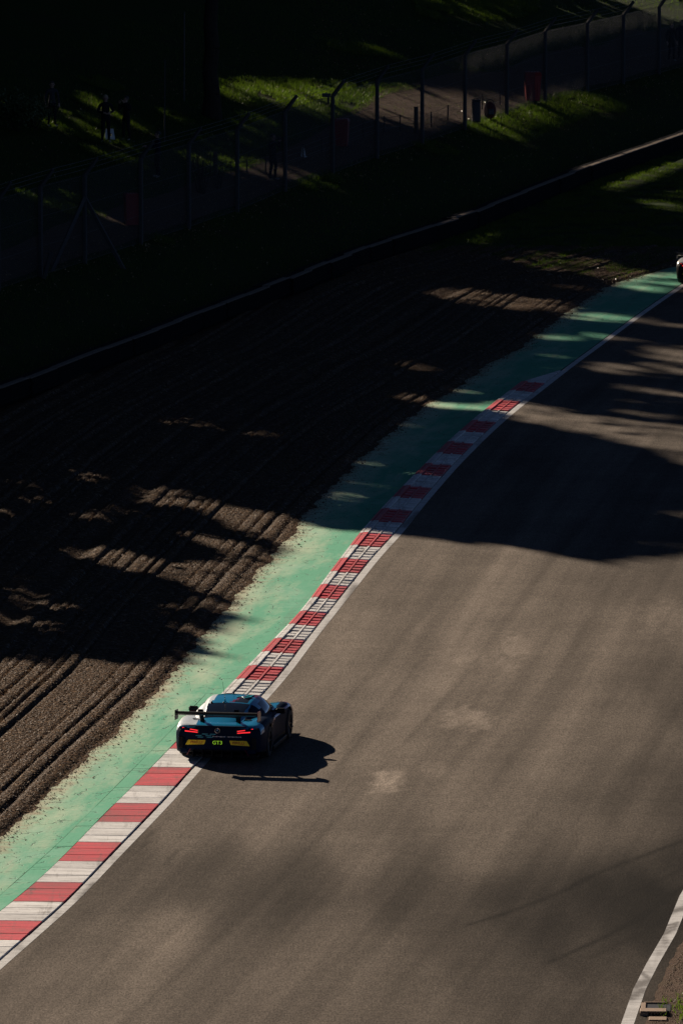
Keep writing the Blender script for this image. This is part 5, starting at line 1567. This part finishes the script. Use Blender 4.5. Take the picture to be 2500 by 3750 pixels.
    add_tube(bm, (-0.58, -2.285, 0.36), (0.58, -2.285, 0.36), 0.012, None, 5)
    bm_obj('pink_trim', bm, M['c_pink'], df)
    bm = bmesh.new(); add_box(bm, (0, 0.1, 0.11), (1.7, 4.2, 0.05)); bm_obj('floor', bm, M['carbon'], root)
    bm = bmesh.new(); add_box(bm, (0, 2.38, 0.10), (1.75, 0.30, 0.025)); bm_obj('splitter', bm, M['carbon'], root)
    # aerials, roof hatch studs and roof mark
    bm = bmesh.new(); add_tube(bm, (-0.10, -0.78, 1.13), (-0.10, -0.80, 1.20), 0.018, 0.008, 6); add_tube(bm, (-0.10, -0.80, 1.20), (-0.13, -0.95, 1.62), 0.006, 0.003, 4); bm_obj('aerial', bm, M['carbon'], root)
    bm = bmesh.new(); add_tube(bm, (-0.02, -0.10, 1.19), (-0.02, -0.10, 1.31), 0.012, 0.008, 6); bm_obj('aerial', bm, M['carbon'], root)
    for x_, y_ in ((-0.40, -0.84), (-0.12, -0.85), (0.30, -0.50)):
        bm = bmesh.new(); bmesh.ops.create_uvsphere(bm, u_segments=8, v_segments=6, radius=0.024, matrix=Matrix.Translation((x_, y_, 1.115 + 0.10 * (y_ + 0.85) + .015)))
        bm_obj('stud', bm, M['carbon'] if x_ < 0 else M['c_silver'], root)
    V = []; F = []
    pts = [np.array((0.10 + 0.055 * i, -0.42 + 0.07 * math.sin(i * 1.3), 1.196)) for i in range(7)]
    for a, b in zip(pts[:-1], pts[1:]): ribbon(V, F, a, b, 0.018)
    for x_ in (0.28, 0.38): ribbon(V, F, np.array((x_, -0.30, 1.196)), np.array((x_ + .06, -0.14, 1.200)), 0.018)
    link('roof_mark', quads_mesh('roof_mark', np.array(V), np.array(F)), root, M['c_teal_print'])
    # driver seat and cage seen through the rear glass
    return root
car = make_car()
YAW = math.radians(9.5)
def park(o, u, v, yaw, dz=0.0):
    g = flat(u, v)
    o.rotation_euler = (0, 0, -yaw)
    o.location = (g[0] + math.sin(yaw) * 2.30, g[1] + math.cos(yaw) * 2.30, dz)
park(car, 797, 2797, YAW, 0.03)
set_props(car, 'turquoise and navy racing coupe with tall rear wing and lit red tail lights', 'race car', 'race cars on the track')
car2 = copy_tree(car)
M['c_white'] = paint_mat('silver_white_paint', (0.62, 0.62, 0.60), 0.25, 0.1)
swap = {'turquoise_paint': M['c_white'], 'pale_blue_paint': M['c_white'], 'navy_paint': M['carbon'], 'magenta_stripe': M['c_yellow']}
drop = []
def recolour(o):
    if o.type == 'MESH':
        for s_ in o.material_slots:
            m_ = s_.material
            if m_ and m_.name in swap:
                s_.link = 'OBJECT'; s_.material = swap[m_.name]
    for c in o.children: recolour(c)
recolour(car2)
park(car2, 2572, 1049, math.radians(11.0), 0.02)
set_props(car2, 'silver and black race car just entering at the right edge, farther up the track', 'race car', 'race cars on the track')
